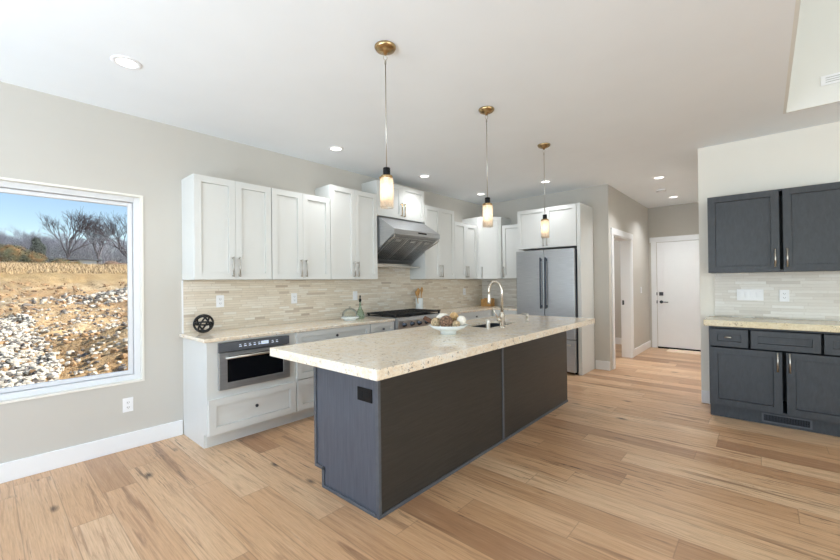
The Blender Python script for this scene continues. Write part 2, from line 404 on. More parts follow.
def raw(name, V, Fc, mat):
    me = bpy.data.meshes.new(name); me.from_pydata(V, [], Fc); me.update(); me.materials.append(M[mat])
    o = bpy.data.objects.new(name, me); COL.objects.link(o); return o
def rtube(V, Fc, pts, rad, seg=3):
    d = (pts[-1]-pts[0]); u = d.orthogonal().normalized(); v = d.cross(u).normalized(); n0 = len(V)
    for p, r in zip(pts, rad):
        for k in range(seg): V.append(p+(u*math.cos(2*PI*k/seg)+v*math.sin(2*PI*k/seg))*r)
    for i in range(len(pts)-1):
        for k in range(seg):
            a = n0+i*seg+k; b_ = n0+i*seg+(k+1) % seg; Fc.append((a, b_, b_+seg, a+seg))

# ------------------------------------------------------------------ the room
CZ, YW, XF, YH, XE = 2.80, 3.985, 6.25, 1.745, 8.94
XR = 5.26; YE = .535
bm = nb(); box(bm, -2.9, XE+.1, -6.1, YW+.2, -.12, 0); struct('floor', bm, 'floor', 'wide oak plank floor')
# ceiling with the raised opening beside the kitchen
bm = nb()
hx0, hx1, hy0, hy1 = -1.0, 4.655, -5.2, -.16
g_ = .02
for q in ((-2.9, XE+.1, hy1+g_, YW+.2), (-2.9, XE+.1, -6.1, hy0-g_), (-2.9, hx0-g_, hy0-g_, hy1+g_), (hx1+g_, XE+.1, hy0-g_, hy1+g_)): box(bm, *q, CZ, CZ+.16)
struct('ceiling', bm, 'ceiling', 'pale flat kitchen ceiling')
bm = nb()
box(bm, hx1, hx1+g_, hy0-g_, hy1+g_, CZ, 4.5); box(bm, hx0-g_, hx0, hy0-g_, hy1+g_, CZ, 4.5)
box(bm, hx0, hx1, hy1, hy1+g_, CZ, 4.5); box(bm, hx0, hx1, hy0-g_, hy0, CZ, 4.5)
struct('wall_raised', bm, 'raised', 'pale upright wall of the raised ceiling opening')
bm = nb(); box(bm, hx0-.1, hx1+.1, hy0-.1, hy1+.1, 4.5, 4.6); struct('ceiling_raised', bm, 'ceiling')
# left wall, with the window opening
wx0, wx1, wz0, wz1 = -1.15, .922, .545, 2.13
bm = nb()
box(bm, -2.9, wx0, YW, YW+.17, 0, CZ); box(bm, wx1, XF+.12, YW, YW+.17, 0, CZ)
box(bm, wx0, wx1, YW, YW+.17, 0, wz0); box(bm, wx0, wx1, YW, YW+.17, wz1, CZ)
struct('wall_left', bm, 'wall', 'greige wall with the picture window and white cabinets')
# fridge wall and hall wall (with its doorway)
bm = nb(); box(bm, XF, XF+.12, YH, YW, 0, CZ); struct('wall_back', bm, 'wall', 'greige wall behind the refrigerator')
ox0, ox1, oz = 6.46, 7.51, 2.06
bm = nb(); box(bm, XF+.12, ox0, YH, YH+.145, 0, CZ); box(bm, ox1, XE, YH, YH+.145, 0, CZ); box(bm, ox0, ox1, YH, YH+.145, oz, CZ)
struct('wall_hall', bm, 'wall', 'greige hall wall with an open cased doorway')
bm = nb(); box(bm, XE, XE+.12, -6.1, 4.2, 0, CZ); struct('wall_end', bm, 'wall', 'greige end wall of the hall')
bm = nb(); box(bm, XF+.12, XE, 3.6, 3.72, 0, CZ); struct('wall_beyond', bm, 'wall')
bm = nb(); box(bm, XR, XE, YE-.12, YE, 0, CZ); box(bm, XR, XR+.12, -6.1, YE-.12, 0, CZ); struct('wall_right', bm, 'wall_pale', 'pale wall behind the dark bar cabinets')
# the living room behind the camera, with its glazed openings
bm = nb()
box(bm, -2.9, -2.78, -6.1, -2.82, 0, CZ); box(bm, -2.9, -2.78, 3.62, YW, 0, CZ); box(bm, -2.9, -2.78, -2.82, 3.62, 2.35, CZ); box(bm, -2.9, -2.78, -2.82, 3.62, 0, .15)
struct('wall_front', bm, 'wall')
bm = nb()
box(bm, -2.78, -1.8, -6.1, -6.0, 0, CZ); box(bm, 3.8, XR, -6.1, -6.0, 0, CZ); box(bm, -1.8, 3.8, -6.1, -6.0, 0, .2); box(bm, -1.8, 3.8, -6.1, -6.0, 2.8, 2.96)
struct('wall_rear', bm, 'wall')
# baseboards
def base(name, boxes, label=None):
    bm = nb()
    for q in boxes: box(bm, *q, 0, .135, .004)
    struct(name, bm, 'trim', label)
base('baseboard_left', [(-2.78, 1.21, YW-.016, YW)], 'white baseboard below the picture window')
base('baseboard_back', [(XF-.016, XF, YH, 1.955)], 'white baseboard beside the refrigerator panel')
base('baseboard_hall', [(7.61, XE, YH-.016, YH)])
base('baseboard_beyond', [(XE-.016, XE, YH+.145, 3.6)])
base('baseboard_right', [(XR-.016, XR, .425, YE)], 'white baseboard at the end of the bar wall')
# window
bm = nb()
t = .016
for (a, b, c, d) in ((wx0, wx0+t, wz0+t, wz1-t), (wx1-t, wx1, wz0+t, wz1-t), (wx0, wx1, wz0, wz0+t), (wx0, wx1, wz1-t, wz1)): box(bm, a, b, YW-.006, YW+.11, c, d)
win = struct('window_1', bm, 'wall_pale', 'white framed picture window overlooking a rocky field')
gx1, gz0, gz1 = .82, .645, 2.04
bm = nb()
def frame(bm, x0, x1, z0, z1, fw, y0, y1):
    box(bm, x0, x0+fw, y0, y1, z0, z1, .003); box(bm, x1-fw, x1, y0, y1, z0, z1, .003)
    box(bm, x0+fw, x1-fw, y0, y1, z0, z0+fw, .003); box(bm, x0+fw, x1-fw, y0, y1, z1-fw, z1, .003)
frame(bm, wx0+t, wx1-t, wz0+t, wz1-t, .042, YW+.05, YW+.12)
frame(bm, wx0+t+.046, wx1-t-.046, wz0+t+.046, wz1-t-.046, .03, YW+.075, YW+.11)
obj('window_frame', bm, 'vinyl', win)
bm = nb(); box(bm, wx0+.07, gx1+.01, YW+.092, YW+.098, gz0-.01, gz1+.01); obj('pane', bm, 'pane', win)
# doorway casing
bm = nb()
for y0, y1 in ((YH-.018, YH), (YH+.145, YH+.163)):
    box(bm, ox0-.09, ox0, y0, y1, 0, oz, .002); box(bm, ox1, ox1+.09, y0, y1, 0, oz, .002); box(bm, ox0-.11, ox1+.11, y0-.004, y1, oz, oz+.10, .002)
box(bm, ox0-.002, ox0+.018, YH-.006, YH+.15, 0, oz); box(bm, ox1-.018, ox1+.002, YH-.006, YH+.15, 0, oz); box(bm, ox0, ox1, YH-.006, YH+.15, oz-.018, oz)
tr = struct('trim_1', bm, 'trim', 'white casing around the open doorway')
bm = nb(); box(bm, ox1-.021, ox1-.017, YH+.105, YH+.135, .92, 1.0); obj('strike_plate', bm, 'gun', tr)
# end door
dy0, dy1, dz = .70, 1.60, 2.09
fe = F((XE, 0, 0), (0, 1, 0), (-1, 0, 0))
bm = nb(); fe.box(bm, dy1+.01, dy1+.10, 0, dz+.01, 0, .02, .002); fe.box(bm, dy0-.10, dy0-.01, 0, dz+.01, 0, .02, .002); fe.box(bm, dy0-.12, dy1+.12, dz+.01, dz+.11, 0, .024, .002)
struct('trim_2', bm, 'trim', 'white casing around the hall end door')
bm = nb(); fe.box(bm, dy0, dy1, .03, dz, .001, .003)
a0, a1 = dy0+.002, dy1-.002
fw = .11
fe.box(bm, a0, a0+fw, .03, dz, .003, .017); fe.box(bm, a1-fw, a1, .03, dz, .003, .017)
for z0, z1 in ((.03, .30), (.84, .95), (1.96, dz)): fe.box(bm, a0+fw, a1-fw, z0, z1, .003, .017)
fe.box(bm, a0+fw, a1-fw, .30, 1.96, .003, .009)
dr = struct('door_1', bm, 'trim', 'white two panel door at the end of the hall')
bm = nb(); fe.box(bm, dy1-.105, dy1-.035, 1.04, 1.11, .017, .035, .004); obj('deadbolt', bm, 'gun', dr)
bm = nb(); lathe(bm, [(.03, 0), (.03, .012), (.012, .014), (.012, .05), (0, .05)], fe.p(dy1-.07, .915, .017), 16, (-1, 0, 0)); tube(bm, [fe.p(dy1-.07, .915, .06), fe.p(dy1-.19, .912, .062)], .009, 10); obj('door_handle', bm, 'gun', dr)
bm = nb()
for z in (.915, 1.075): fe.box(bm, dy1-.004, dy1+.012, z-.03, z+.03, .016, .024)
obj('latch_plate', bm, 'gun', dr)
bm = nb(); fe.box(bm, dy0, dy1, 0, .03, .001, .03); struct('trim_3', bm, 'black', 'black strip standing for the shaded gap under the hall end door')  # black strip put in for the shade in the gap below the door
bm = nb(); box(bm, 8.53, 8.85, .66, 1.40, 0, .012, .003); tag(obj('doormat', bm, 'mat', loc=(8.69, 1.03, 0)), 'pale tan doormat on the floor before the white hall door', 'doormat')
# tile
bm = nb(); box(bm, 1.222, 3.345, YW-.011, YW, .918, 1.402); box(bm, 3.345, 4.262, YW-.011, YW, .9, 2.2); box(bm, 4.262, XF, YW-.011, YW, .918, 1.402)
struct('trim_4', bm, 'tile_x', 'cream strip stone backsplash behind the range'); 
bm = nb(); box(bm, XF-.011, XF, 2.96, YW-.011, .918, 1.402); struct('trim_5', bm, 'tile_y', 'grey white strip stone backsplash in the corner by the refrigerator')
bm = nb(); box(bm, XR-.011, XR, -.9, .402, .957, 1.418); struct('trim_6', bm, 'tile_bar', 'pale strip stone backsplash above the bar counter')
bm = nb(); box(bm, 1.212, 1.222, YW-.013, YW, .918, 1.402); struct('trim_7', bm, 'trim', 'white edge strip at the left end of the backsplash')

# ------------------------------------------------------------------ upper cabinets on the left wall
UY = 3.70
fl = F((0, UY, 0), (1, 0, 0), (0, -1, 0))
def upper(x0, x1, z0, z1, label, hz=None, hmat='nickel'):
    c = thing('wall_cabinet', label, 'cabinet', ((x0+x1)/2, UY+.14, z0), 'white upper cabinets')
    b = nb(); box(b, x0, x1, UY, YW-.001 if z0 > 2 else YW-.001, z0, z1, .001); obj('carcass', b, 'cab', c)
    mid = (x0+x1)/2; g = .0025
    hz = hz or (z0+.025, z0+.21)
    door(fl, c, x0+g, mid-g/2, z0+g, z1-g, 'cab', mid-.03, hz, hmat)
    door(fl, c, mid+g/2, x1-g, z0+g, z1-g, 'cab', mid+.03, hz, hmat)
    return c
upper(1.217, 1.923, 1.405, 2.325, 'white two door wall cabinet nearest the picture window, first of the row')
upper(1.927, 2.628, 1.405, 2.325, 'white two door wall cabinet, second from the window, shorter than its right neighbour')
upper(2.630, 3.342, 1.405, 2.485, 'tall white two door wall cabinet immediately left of the range hood')
upper(3.346, 4.262, 2.222, 2.675, 'short wide white cabinet mounted directly above the range hood', (2.25, 2.43), 'brass')
upper(4.266, 4.990, 1.405, 2.485, 'tall white two door wall cabinet immediately right of the range hood')
upper(4.992, 5.636, 1.405, 2.325, 'shorter white two door wall cabinet left of the diagonal corner cabinet')
# diagonal corner cabinet
c = thing('corner_wall_cabinet', 'white diagonal corner wall cabinet with a single tall door', 'cabinet', (5.95, 3.7, 1.405))
P = [(5.638, YW-.001), (5.638, 3.665), (5.925, 3.372), (XF-.001, 3.372), (XF-.001, YW-.001)]
b = nb(); A = [b.verts.new((x, y, 1.405)) for x, y in P]; B = [b.verts.new((x, y, 2.465)) for x, y in P]
b.faces.new(A); b.faces.new(B[::-1])
for i in range(5): b.faces.new((A[i], A[(i+1) % 5], B[(i+1) % 5], B[i]))
obj('carcass', b, 'cab', c)
tv = Vector((5.925-5.638, 3.372-3.665, 0)); L = tv.length; nv = Vector((tv.y, -tv.x, 0))
if nv.x > 0: nv = -nv
fd = F((5.638, 3.665, 0), tv, nv)
door(fd, c, .012, L-.012, 1.408, 2.462, 'cab', .06, (1.43, 1.61))
# fridge-wall upper
fb = F((5.94, 0, 0), (0, 1, 0), (-1, 0, 0))
c = thing('wall_cabinet', 'narrow white single door wall cabinet between corner cabinet and refrigerator', 'cabinet', (6.1, 3.16, 1.405), 'white upper cabinets')
b = nb(); box(b, 5.94, XF-.001, 2.955, 3.368, 1.405, 2.315, .001); obj('carcass', b, 'cab', c)
door(fb, c, 2.958, 3.352, 1.408, 2.312, 'cab', 3.325, (1.43, 1.61))

# ------------------------------------------------------------------ fridge surround and refrigerator
ff = F((5.715, 0, 0), (0, 1, 0), (-1, 0, 0))
c = thing('fridge_cabinet', 'wide white two door cabinet above the refrigerator', 'cabinet', (5.97, 2.48, 1.862))
b = nb(); box(b, 5.715, XF-.001, 2.02, 2.950, 1.862, 2.475, .001); obj('carcass', b, 'cab', c)
door(ff, c, 2.487, 2.947, 1.866, 2.472, 'cab', 2.515, (1.885, 2.04)); door(ff, c, 2.023, 2.484, 1.866, 2.472, 'cab', 2.456, (1.885, 2.04))
bm = nb(); box(bm, 5.70, XF-.001, 1.965, 2.018, 0, 2.478, .0015); tag(obj('fridge_end_panel', bm, 'cab', loc=(5.97, 1.99, 0)), 'full height white panel on the right side of the refrigerator', 'panel')
fr = thing('refrigerator', 'stainless french door refrigerator with a bottom freezer drawer', 'refrigerator', (5.95, 2.485, 0))
b = nb(); box(b, 5.69, XF-.03, 2.032, 2.945, .03, 1.815, .004); obj('body', b, 'gun', fr)
fg = F((5.69, 0, 0), (0, 1, 0), (-1, 0, 0))
def bdoor(name, a0, a1, z0, z1):
    b = nb(); fg.box(b, a0, a1, z0, z1, .006, .066, .008); return obj(name, b, 'steel', fr)
d1 = bdoor('door', 2.034, 2.483, .505, 1.828); d2 = bdoor('door', 2.489, 2.943, .505, 1.828); d3 = bdoor('freezer_drawer', 2.034, 2.943, .035, .497)
for d, a in ((d1, 2.445), (d2, 2.527)):
    b = nb(); fg.box(b, a-.010, a+.010, .94, 1.71, .095, .118, .006); 
    for z in (.975, 1.675): fg.box(b, a-.011, a+.011, z-.02, z+.02, .066, .097, .003)
    obj('handle', b, 'gun', d)
b = nb(); fg.box(b, 2.085, 2.89, .418, .442, .095, .118, .006)
for a in (2.115, 2.86): fg.box(b, a-.02, a+.02, .42, .44, .066, .097, .003)
obj('handle', b, 'nickel', d3)
for y in (2.06, 2.92):
    for x in (5.72, 6.15): b = nb(); box(b, x-.02, x+.02, y-.015, y+.015, 0, .03); obj('foot', b, 'black', fr)

# ------------------------------------------------------------------ base cabinets on the left wall
BY = 3.42; ZC = .918
fbse = F((0, BY, 0), (1, 0, 0), (0, -1, 0))
def carcass(x0, x1, root, end=False):
    b = nb(); box(b, x0, x1, BY, YW-.001, .115, .888, .001); box(b, x0+(0.02 if end else 0), x1, BY+.07, YW-.001, 0, .115)
    return obj('carcass', b, 'cab', root)
# microwave unit
c = thing('base_cabinet', 'white base cabinet holding the built in microwave, at the window end of the run', 'cabinet', (1.615, 3.7, 0), 'white base cabinets')
x0, x1 = 1.219, 2.016
b = nb(); box(b, x0+.018, x0+.085, BY, YW-.001, .115, .888); box(b, x1-.075, x1, BY, YW-.001, .115, .888); box(b, x0+.085, x1-.075, BY, YW-.001, .115, .475); box(b, x0+.085, x1-.075, BY, YW-.001, .87, .888); box(b, x0+.085, x1-.075, 3.93, YW-.001, .475, .87)
prism(b, [(BY-.0, .888), (BY-.0, .115), (BY+.075, .115), (BY+.075, 0), (YW-.001, 0), (YW-.001, .888)], x0, x0+.018)
obj('carcass', b, 'cab', c)
b = nb(); box(b, x0+.018, x1, BY+.07, BY+.09, 0, .115); obj('toe_kick', b, 'cab', c)
door(fbse, c, 1.226, 2.008, .122, .412, 'cab', knob_at=(1.616, .285), hmat='gun', name='drawer')
# microwave
mw = thing('microwave', 'stainless built in microwave drawer with black glass front and bar handle', 'microwave', (1.62, 3.6, .478))
b = nb(); box(b, 1.308, 1.938, BY+.002, 3.9, .479, .866); obj('body', b, 'gun', mw)
fm = F((0, BY, 0), (1, 0, 0), (0, -1, 0))
b = nb(); fm.box(b, 1.302, 1.942, .792, .868, .003, .028, .003); cp = obj('control_panel', b, 'panel_grey', mw)
b = nb()
for i in range(9):
    if i in (5, 6): continue
    fm.box(b, 1.47+i*.042, 1.492+i*.042, .822, .83, .028, .0288); fm.box(b, 1.47+i*.042, 1.488+i*.042, .838, .844, .028, .0288)
fm.box(b, 1.665, 1.735, .82, .85, .028, .0288); obj('display', b, 'display', cp)
b = nb(); fm.box(b, 1.302, 1.37, .478, .787, .003, .034, .003); fm.box(b, 1.875, 1.942, .478, .787, .003, .034, .003); fm.box(b, 1.37, 1.875, .478, .535, .003, .034, .003); fm.box(b, 1.37, 1.875, .755, .787, .003, .034)
md = obj('door', b, 'steel', mw)
b = nb(); fm.box(b, 1.369, 1.876, .534, .756, .003, .031); obj('glass', b, 'ovenglass', md)
b = nb(); tube(b, [fm.p(1.345, .745, .065), fm.p(1.9, .745, .065)], .0105, 12); 
for a in (1.375, 1.87): tube(b, [fm.p(a, .745, .03), fm.p(a, .745, .065)], .008, 8)
obj('handle', b, 'nickel', md)
# drawer stack
c = thing('drawer_cabinet', 'wide white three drawer base cabinet right of the microwave', 'cabinet', (2.49, 3.7, 0), 'white base cabinets'); carcass(2.019, 2.962, c)
for z0, z1 in ((.738, .884), (.428, .732), (.122, .420)): door(fbse, c, 2.026, 2.957, z0, z1, 'cab', knob_at=(2.49, (z0+z1)/2), hmat='gun', name='drawer', fw=.05 if z0 > .7 else .058)
def base_unit(x0, x1, label):
    c = thing('base_cabinet', label, 'cabinet', ((x0+x1)/2, 3.7, 0), 'white base cabinets'); carcass(x0, x1, c)
    m_ = (x0+x1)/2
    door(fbse, c, x0+.005, x1-.005, .738, .884, 'cab', knob_at=(m_, .811), hmat='gun', name='drawer', fw=.05)
    if x1-x0 < .6: door(fbse, c, x0+.005, x1-.005, .122, .732, 'cab', x1-.04, (.55, .70))
    else: door(fbse, c, x0+.005, m_-.002, .122, .732, 'cab', m_-.035, (.55, .70)); door(fbse, c, m_+.002, x1-.005, .122, .732, 'cab', m_+.035, (.55, .70))
base_unit(2.965, 3.352, 'narrow white base cabinet immediately left of the steel range')
base_unit(4.270, 4.700, 'narrow white base cabinet immediately right of the steel range')
base_unit(4.703, 5.600, 'wide white base cabinet between the range and the back corner')
c = thing('corner_base_cabinet', 'white base cabinet filling the corner beside the refrigerator', 'cabinet', (5.95, 3.5, 0))
b = nb(); box(b, 5.603, XF-.001, 3.43, YW-.001, .0, .888); box(b, 5.68, XF-.001, 2.956, 3.43, 0, .888); obj('carcass', b, 'cab', c)
fc = F((5.68, 0, 0), (0, 1, 0), (-1, 0, 0)); door(fc, c, 2.96, 3.39, .738, .884, 'cab', name='drawer', knob_at=(3.17, .811), fw=.05); door(fc, c, 2.96, 3.39, .122, .732, 'cab', 3.0, (.55, .70))
# counters
bm = nb(); box(bm, 1.188, 3.356, 3.385, YW-.001, .888, ZC, .004); tag(obj('countertop', bm, 'granite', loc=(2.27, 3.68, .888)), 'long cream granite counter over the microwave and drawer cabinets', 'countertop')
bm = nb()
Q = [(4.268, 3.385), (5.645, 3.385), (5.645, 2.954), (XF-.001, 2.954), (XF-.001, YW-.001), (4.268, YW-.001)]
A = [bm.verts.new((x, y, .888)) for x, y in Q]; B = [bm.verts.new((x, y, ZC)) for x, y in Q]
bm.faces.new(A); bm.faces.new(B[::-1])
for i in range(6): bm.faces.new((A[i], A[(i+1) % 6], B[(i+1) % 6], B[i]))
tag(obj('countertop', bm, 'granite', loc=(5.2, 3.68, .888)), 'L shaped cream granite counter right of the range, in the back corner', 'countertop')

# ------------------------------------------------------------------ range
rg = thing('range', 'stainless gas range with front knobs and black grates', 'stove', (3.812, 3.65, 0))
rx0, rx1 = 3.361, 4.263
b = nb(); box(b, rx0, rx1, 3.40, YW-.014, .08, .905, .003); obj('body', b, 'steel', rg)
b = nb(); prism(b, [(3.40, .78), (3.345, .79), (3.335, .885), (3.35, .918), (3.40, .918)], rx0, rx1); pn = obj('control_panel', b, 'steel', rg)
for i in range(6):
    b = nb(); a = rx0+.1+i*(rx1-rx0-.2)/5
    lathe(b, [(.031, 0), (.031, .008), (.024, .012), (.021, .04), (.017, .044), (0, .044)], (a, 3.341, .838), 18, (0, -1, .1)); obj('knob', b, 'nickel' if 0 else 'gun', pn)
b = nb(); box(b, rx0+.005, rx1-.005, 3.352, 3.96, .905, .925, .003); ct = obj('cooktop', b, 'steel', rg)
b = nb(); box(b, rx0+.02, rx1-.02, 3.395, 3.93, .925, .928); obj('burner_tray', b, 'iron', ct)
for k in range(3):
    gx0 = rx0+.012+k*.294; gx1_ = gx0+.288; b = nb()
    for y in (3.40, 3.66, 3.92): box(b, gx0, gx1_, y-.009, y+.009, .95, .968, .002)
    for i in range(5):
        xx = gx0+.009+i*(gx1_-gx0-.018)/4; box(b, xx-.007, xx+.007, 3.40, 3.92, .952, .970, .002)
    for xx in (gx0+.012, gx1_-.012):
        for y in (3.41, 3.66, 3.91): box(b, xx-.01, xx+.01, y-.01, y+.01, .928, .952)
    obj('grate', b, 'iron', rg)
for x in (3.53, 3.812, 4.09):
    for y in (3.56, 3.79):
        b = nb(); lathe(b, [(.05, 0), (.05, .008), (.034, .012), (.034, .02), (0, .021)], (x, y, .928), 16); obj('burner', b, 'iron', ct)
b = nb(); box(b, rx0+.01, rx1-.01, 3.365, 3.40, .2, .765, .004); od = obj('oven_door', b, 'steel', rg)
b = nb(); box(b, rx0+.15, rx1-.15, 3.362, 3.366, .3, .62); obj('glass', b, 'ovenglass', od)
b = nb(); tube(b, [(rx0+.05, 3.315, .72), (rx1-.05, 3.315, .72)], .013, 12)
for x in (rx0+.09, rx1-.09): tube(b, [(x, 3.365, .72), (x, 3.315, .72)], .01, 8)
obj('handle', b, 'nickel', od)
for x in (rx0+.05, rx1-.05):
    for y in (3.45, 3.9): b = nb(); lathe(b, [(.02, 0), (.02, .08)], (x, y, 0), 12); obj('foot', b, 'gun', rg)

# ------------------------------------------------------------------ hood
hd = thing('range_hood', 'stainless wedge shaped range hood with dark slanted baffle filters', 'range hood', (3.804, 3.7, 1.55))
hx_0, hx_1 = 3.362, 4.255
HP = [(3.972, 2.218), (3.69, 2.210), (3.39, 2.025), (3.39, 1.962), (3.425, 1.955), (3.945, 1.63), (3.972, 1.63)]
b = nb(); prism(b, HP, hx_0, hx_1); obj('canopy', b, 'steel', hd)
dv = Vector((0, 3.945-3.425, 1.63-1.955)); Ls = dv.length; dv.normalize(); nn = Vector((0, dv.z, -dv.y))
def slant(b, x0, x1, s0, s1, d0, d1):
    o = Vector((0, 3.425, 1.955)); vs = []
    for x in (x0, x1):
        for s in (s0, s1):
            for d in (d0, d1): vs.append(b.verts.new(o + Vector((x, 0, 0)) + dv*s + nn*d))
    for q in ((0, 1, 3, 2), (4, 6, 7, 5), (0, 4, 5, 1), (2, 3, 7, 6), (0, 2, 6, 4), (1, 5, 7, 3)): b.faces.new([vs[i] for i in q])
fwid = (hx_1-hx_0-.06)/3
for k in range(3):
    a = hx_0+.03+k*fwid
    b = nb(); slant(b, a+.004, a+fwid-.004, .03, Ls-.08, .001, .004); fo = obj('filter', b, 'black', hd)
    b = nb()
    slant(b, a+.004, a+.018, .03, Ls-.08, .004, .014); slant(b, a+fwid-.018, a+fwid-.004, .03, Ls-.08, .004, .014)
    slant(b, a+.018, a+fwid-.018, .03, .045, .004, .014); slant(b, a+.018, a+fwid-.018, Ls-.095, Ls-.08, .004, .014)
    n = 8
    for i in range(n):
        xx = a+.03+i*(fwid-.06)/(n-1); slant(b, xx-.007, xx+.007, .045, Ls-.095, .004, .012)
    slant(b, a+fwid*.32, a+fwid*.68, .07, .11, .012, .016)
    obj('baffle', b, 'steel', fo)
b = nb(); slant(b, hx_0+.01, hx_1-.01, Ls-.07, Ls-.012, .001, .012); obj('grease_tray', b, 'steel', hd)
b = nb(); box(b, 3.80, 3.97, 3.3885, 3.3905, 1.992, 2.012); obj('control_strip', b, 'black', hd)
for x in (hx_0+.012, hx_1-.012):
    b = nb(); tube(b, [(x, 3.40, 1.955), (x, 3.40, 1.925), (x, 3.62, 1.83), (x, 3.62, 1.845)], .008, 8); obj('rail', b, 'nickel', hd)
b = nb(); box(b, hx_0, hx_1-.01, 3.76, 3.972, 1.568, 1.584, .002); box(b, hx_0, hx_1-.01, 3.955, 3.972, 1.584, 1.63); obj('warming_shelf', b, 'nickel', hd)

# ------------------------------------------------------------------ island
isl = thing('kitchen_island', 'dark stained oak kitchen island base with a recessed toe notch and paneled front', 'kitchen island', (2.94, 1.99, 0))
ix0, ix1, iy0, iy1 = 1.512, 4.367, 1.675, 2.312
b = nb(); box(b, ix0+.02, 3.20, iy0+.018, iy1-.02, .135, .855); box(b, 3.82, ix1-.02, iy0+.018, iy1-.02, .135, .855); box(b, 3.20, 3.82, iy0+.018, iy1-.02, .135, .66); box(b, 3.20, 3.82, iy0+.018, iy0+.1, .66, .85); box(b, ix0+.02, ix1-.02, iy0+.018, iy1-.09, 0, .135); obj('body', b, 'stain_lit', isl)
b = nb(); 
prof = [(iy0+.018, .855), (iy0+.018, 0), (iy1-.085, 0), (iy1-.085, .135), (iy1, .135), (iy1, .855)]
prism(b, prof, ix0, ix0+.02); ep = obj('end_panel', b, 'stain_lit', isl)
b = nb(); prism(b, prof, ix1-.02, ix1); obj('end_panel', b, 'stain_lit', isl)
e = .009
b = nb(); box(b, ix0-e, ix0, iy1-.022, iy1+.002, .135, .855, .001); box(b, ix0-e, ix0, iy1-.107, iy1-.083, 0, .135, .001); box(b, ix0-e, ix0, iy1-.107, iy1+.002, .118, .14, .001); obj('edge_trim', b, 'stain_edge', isl)
b = nb(); box(b, ix0-e, ix0, iy0+.02, iy1-.107, 0, .022, .003); box(b, ix0-e, ix1, iy0-e, iy0, 0, .022, .003); obj('base_trim', b, 'stain_edge', isl)
b = nb(); box(b, ix0-.006, ix0+.016, iy0-.006, iy0+.018, 0, .855, .002); obj('corner_post', b, 'stain_edge', isl)
b = nb(); box(b, ix0+.016, 2.925, iy0, iy0+.018, 0, .855); obj('front_panel', b, 'stain_shaded', isl)
b = nb(); box(b, 2.945, ix1, iy0, iy0+.018, 0, .855); obj('front_panel', b, 'stain_shaded', isl)
b = nb(); box(b, 2.922, 2.948, iy0-.006, iy0+.014, 0, .855, .001); obj('batten', b, 'stain_edge', isl)
fo = F((ix0, 0, 0), (0, 1, 0), (-1, 0, 0))
b = nb(); fo.box(b, 1.722, 1.852, .655, .735, 0, .007, .002); op = obj('outlet', b, 'black', isl, label='black power outlet on the island end')
for a in (1.755, 1.818):
    b = nb(); fo.box(b, a-.018, a+.018, .675, .715, .007, .009, .001); obj('socket', b, 'black', op)
# island counter, with the sink cut-out
tx0, tx1, ty0, ty1, tz0, tz1 = 1.335, 4.75, 1.485, 2.598, .856, .914
sx0, sx1, sy0, sy1 = 3.22, 3.80, 1.985, 2.285
bm = nb()
def ring(z): return [bm.verts.new((x, y, z)) for x, y in ((tx0, ty0), (tx1, ty0), (tx1, ty1), (tx0, ty1))], [bm.verts.new((x, y, z)) for x, y in ((sx0, sy0), (sx1, sy0), (sx1, sy1), (sx0, sy1))]
oT, iT = ring(tz1); oB, iB = ring(tz0)
for v_ in iB: v_.co.z = tz1-.02
for i in range(4):
    j = (i+1) % 4
    bm.faces.new((oT[i], oT[j], iT[j], iT[i])); bm.faces.new((oB[i], iB[i], iB[j], oB[j])); bm.faces.new((oB[i], oB[j], oT[j], oT[i])); bm.faces.new((iB[i], iT[i], iT[j], iB[j]))
es = [e_ for e_ in bm.edges if all(v in oT for v in e_.verts) or all(v in oB for v in e_.verts) or (any(v in oT for v in e_.verts) and any(v in oB for v in e_.verts))]
bmesh.ops.bevel(bm, geom=es, offset=.004, segments=2, affect='EDGES', profile=.5)
tag(obj('island_countertop', bm, 'granite', loc=(3.04, 2.04, tz0)), 'thick cream granite slab on the dark island', 'countertop')
sk_ = thing('sink', 'undermount stainless sink set in the island counter', 'sink', (3.51, 2.135, .66))
bm = nb(); t = .006
box(bm, sx0-t, sx1+t, sy0-t, sy1+t, .68, .686); box(bm, sx0-t, sx0, sy0-t, sy1+t, .686, .8935); box(bm, sx1, sx1+t, sy0-t, sy1+t, .686, .8935); box(bm, sx0, sx1, sy0-t, sy0, .686, .8935); box(bm, sx0, sx1, sy1, sy1+t, .686, .8935)
obj('basin', bm, 'steel_in', sk_)
bm = nb(); lathe(bm, [(.045, 0), (.045, .004), (.02, .005), (0, .004)], (3.51, 2.135, .686), 20); obj('drain', bm, 'gun', sk_)

# faucet
fx, fy = 3.36, 1.915
fa = thing('faucet', 'champagne gooseneck pull down faucet beside the island sink', 'faucet', (fx, fy, .914))
b = nb(); lathe(b, [(.031, 0), (.031, .008), (.025, .012), (.025, .13), (.022, .138), (.013, .15)], (fx, fy, .914), 24); obj('base', b, 'champagne', fa)
b = nb(); pts = [(fx, fy, 1.05), (fx, fy, 1.265)]
R_ = .072
for i in range(1, 13):
    an = PI*i/12; pts.append((fx, fy+R_-R_*math.cos(an), 1.265+R_*1.3*math.sin(an)))
pts += [(fx, fy+2*R_, 1.235)]
tube(b, pts, .0135, 14); obj('neck', b, 'champagne', fa)
b = nb(); lathe(b, [(.013, .0), (.016, -.02), (.019, -.09), (.016, -.105), (0, -.105)], (fx, fy+2*R_, 1.24), 18); obj('spray_head', b, 'champagne', fa)
b = nb(); lathe(b, [(.018, 0), (.020, .02), (.020, .045), (.014, .052), (0, .052)], (fx-.02, fy, .995), 16, (-1, .1, 0)); tube(b, [(fx-.06, fy, .995), (fx-.085, fy+.03, 1.06), (fx-.095, fy+.04, 1.10)], [.008, .007, .006], 10); obj('lever', b, 'champagne', fa)
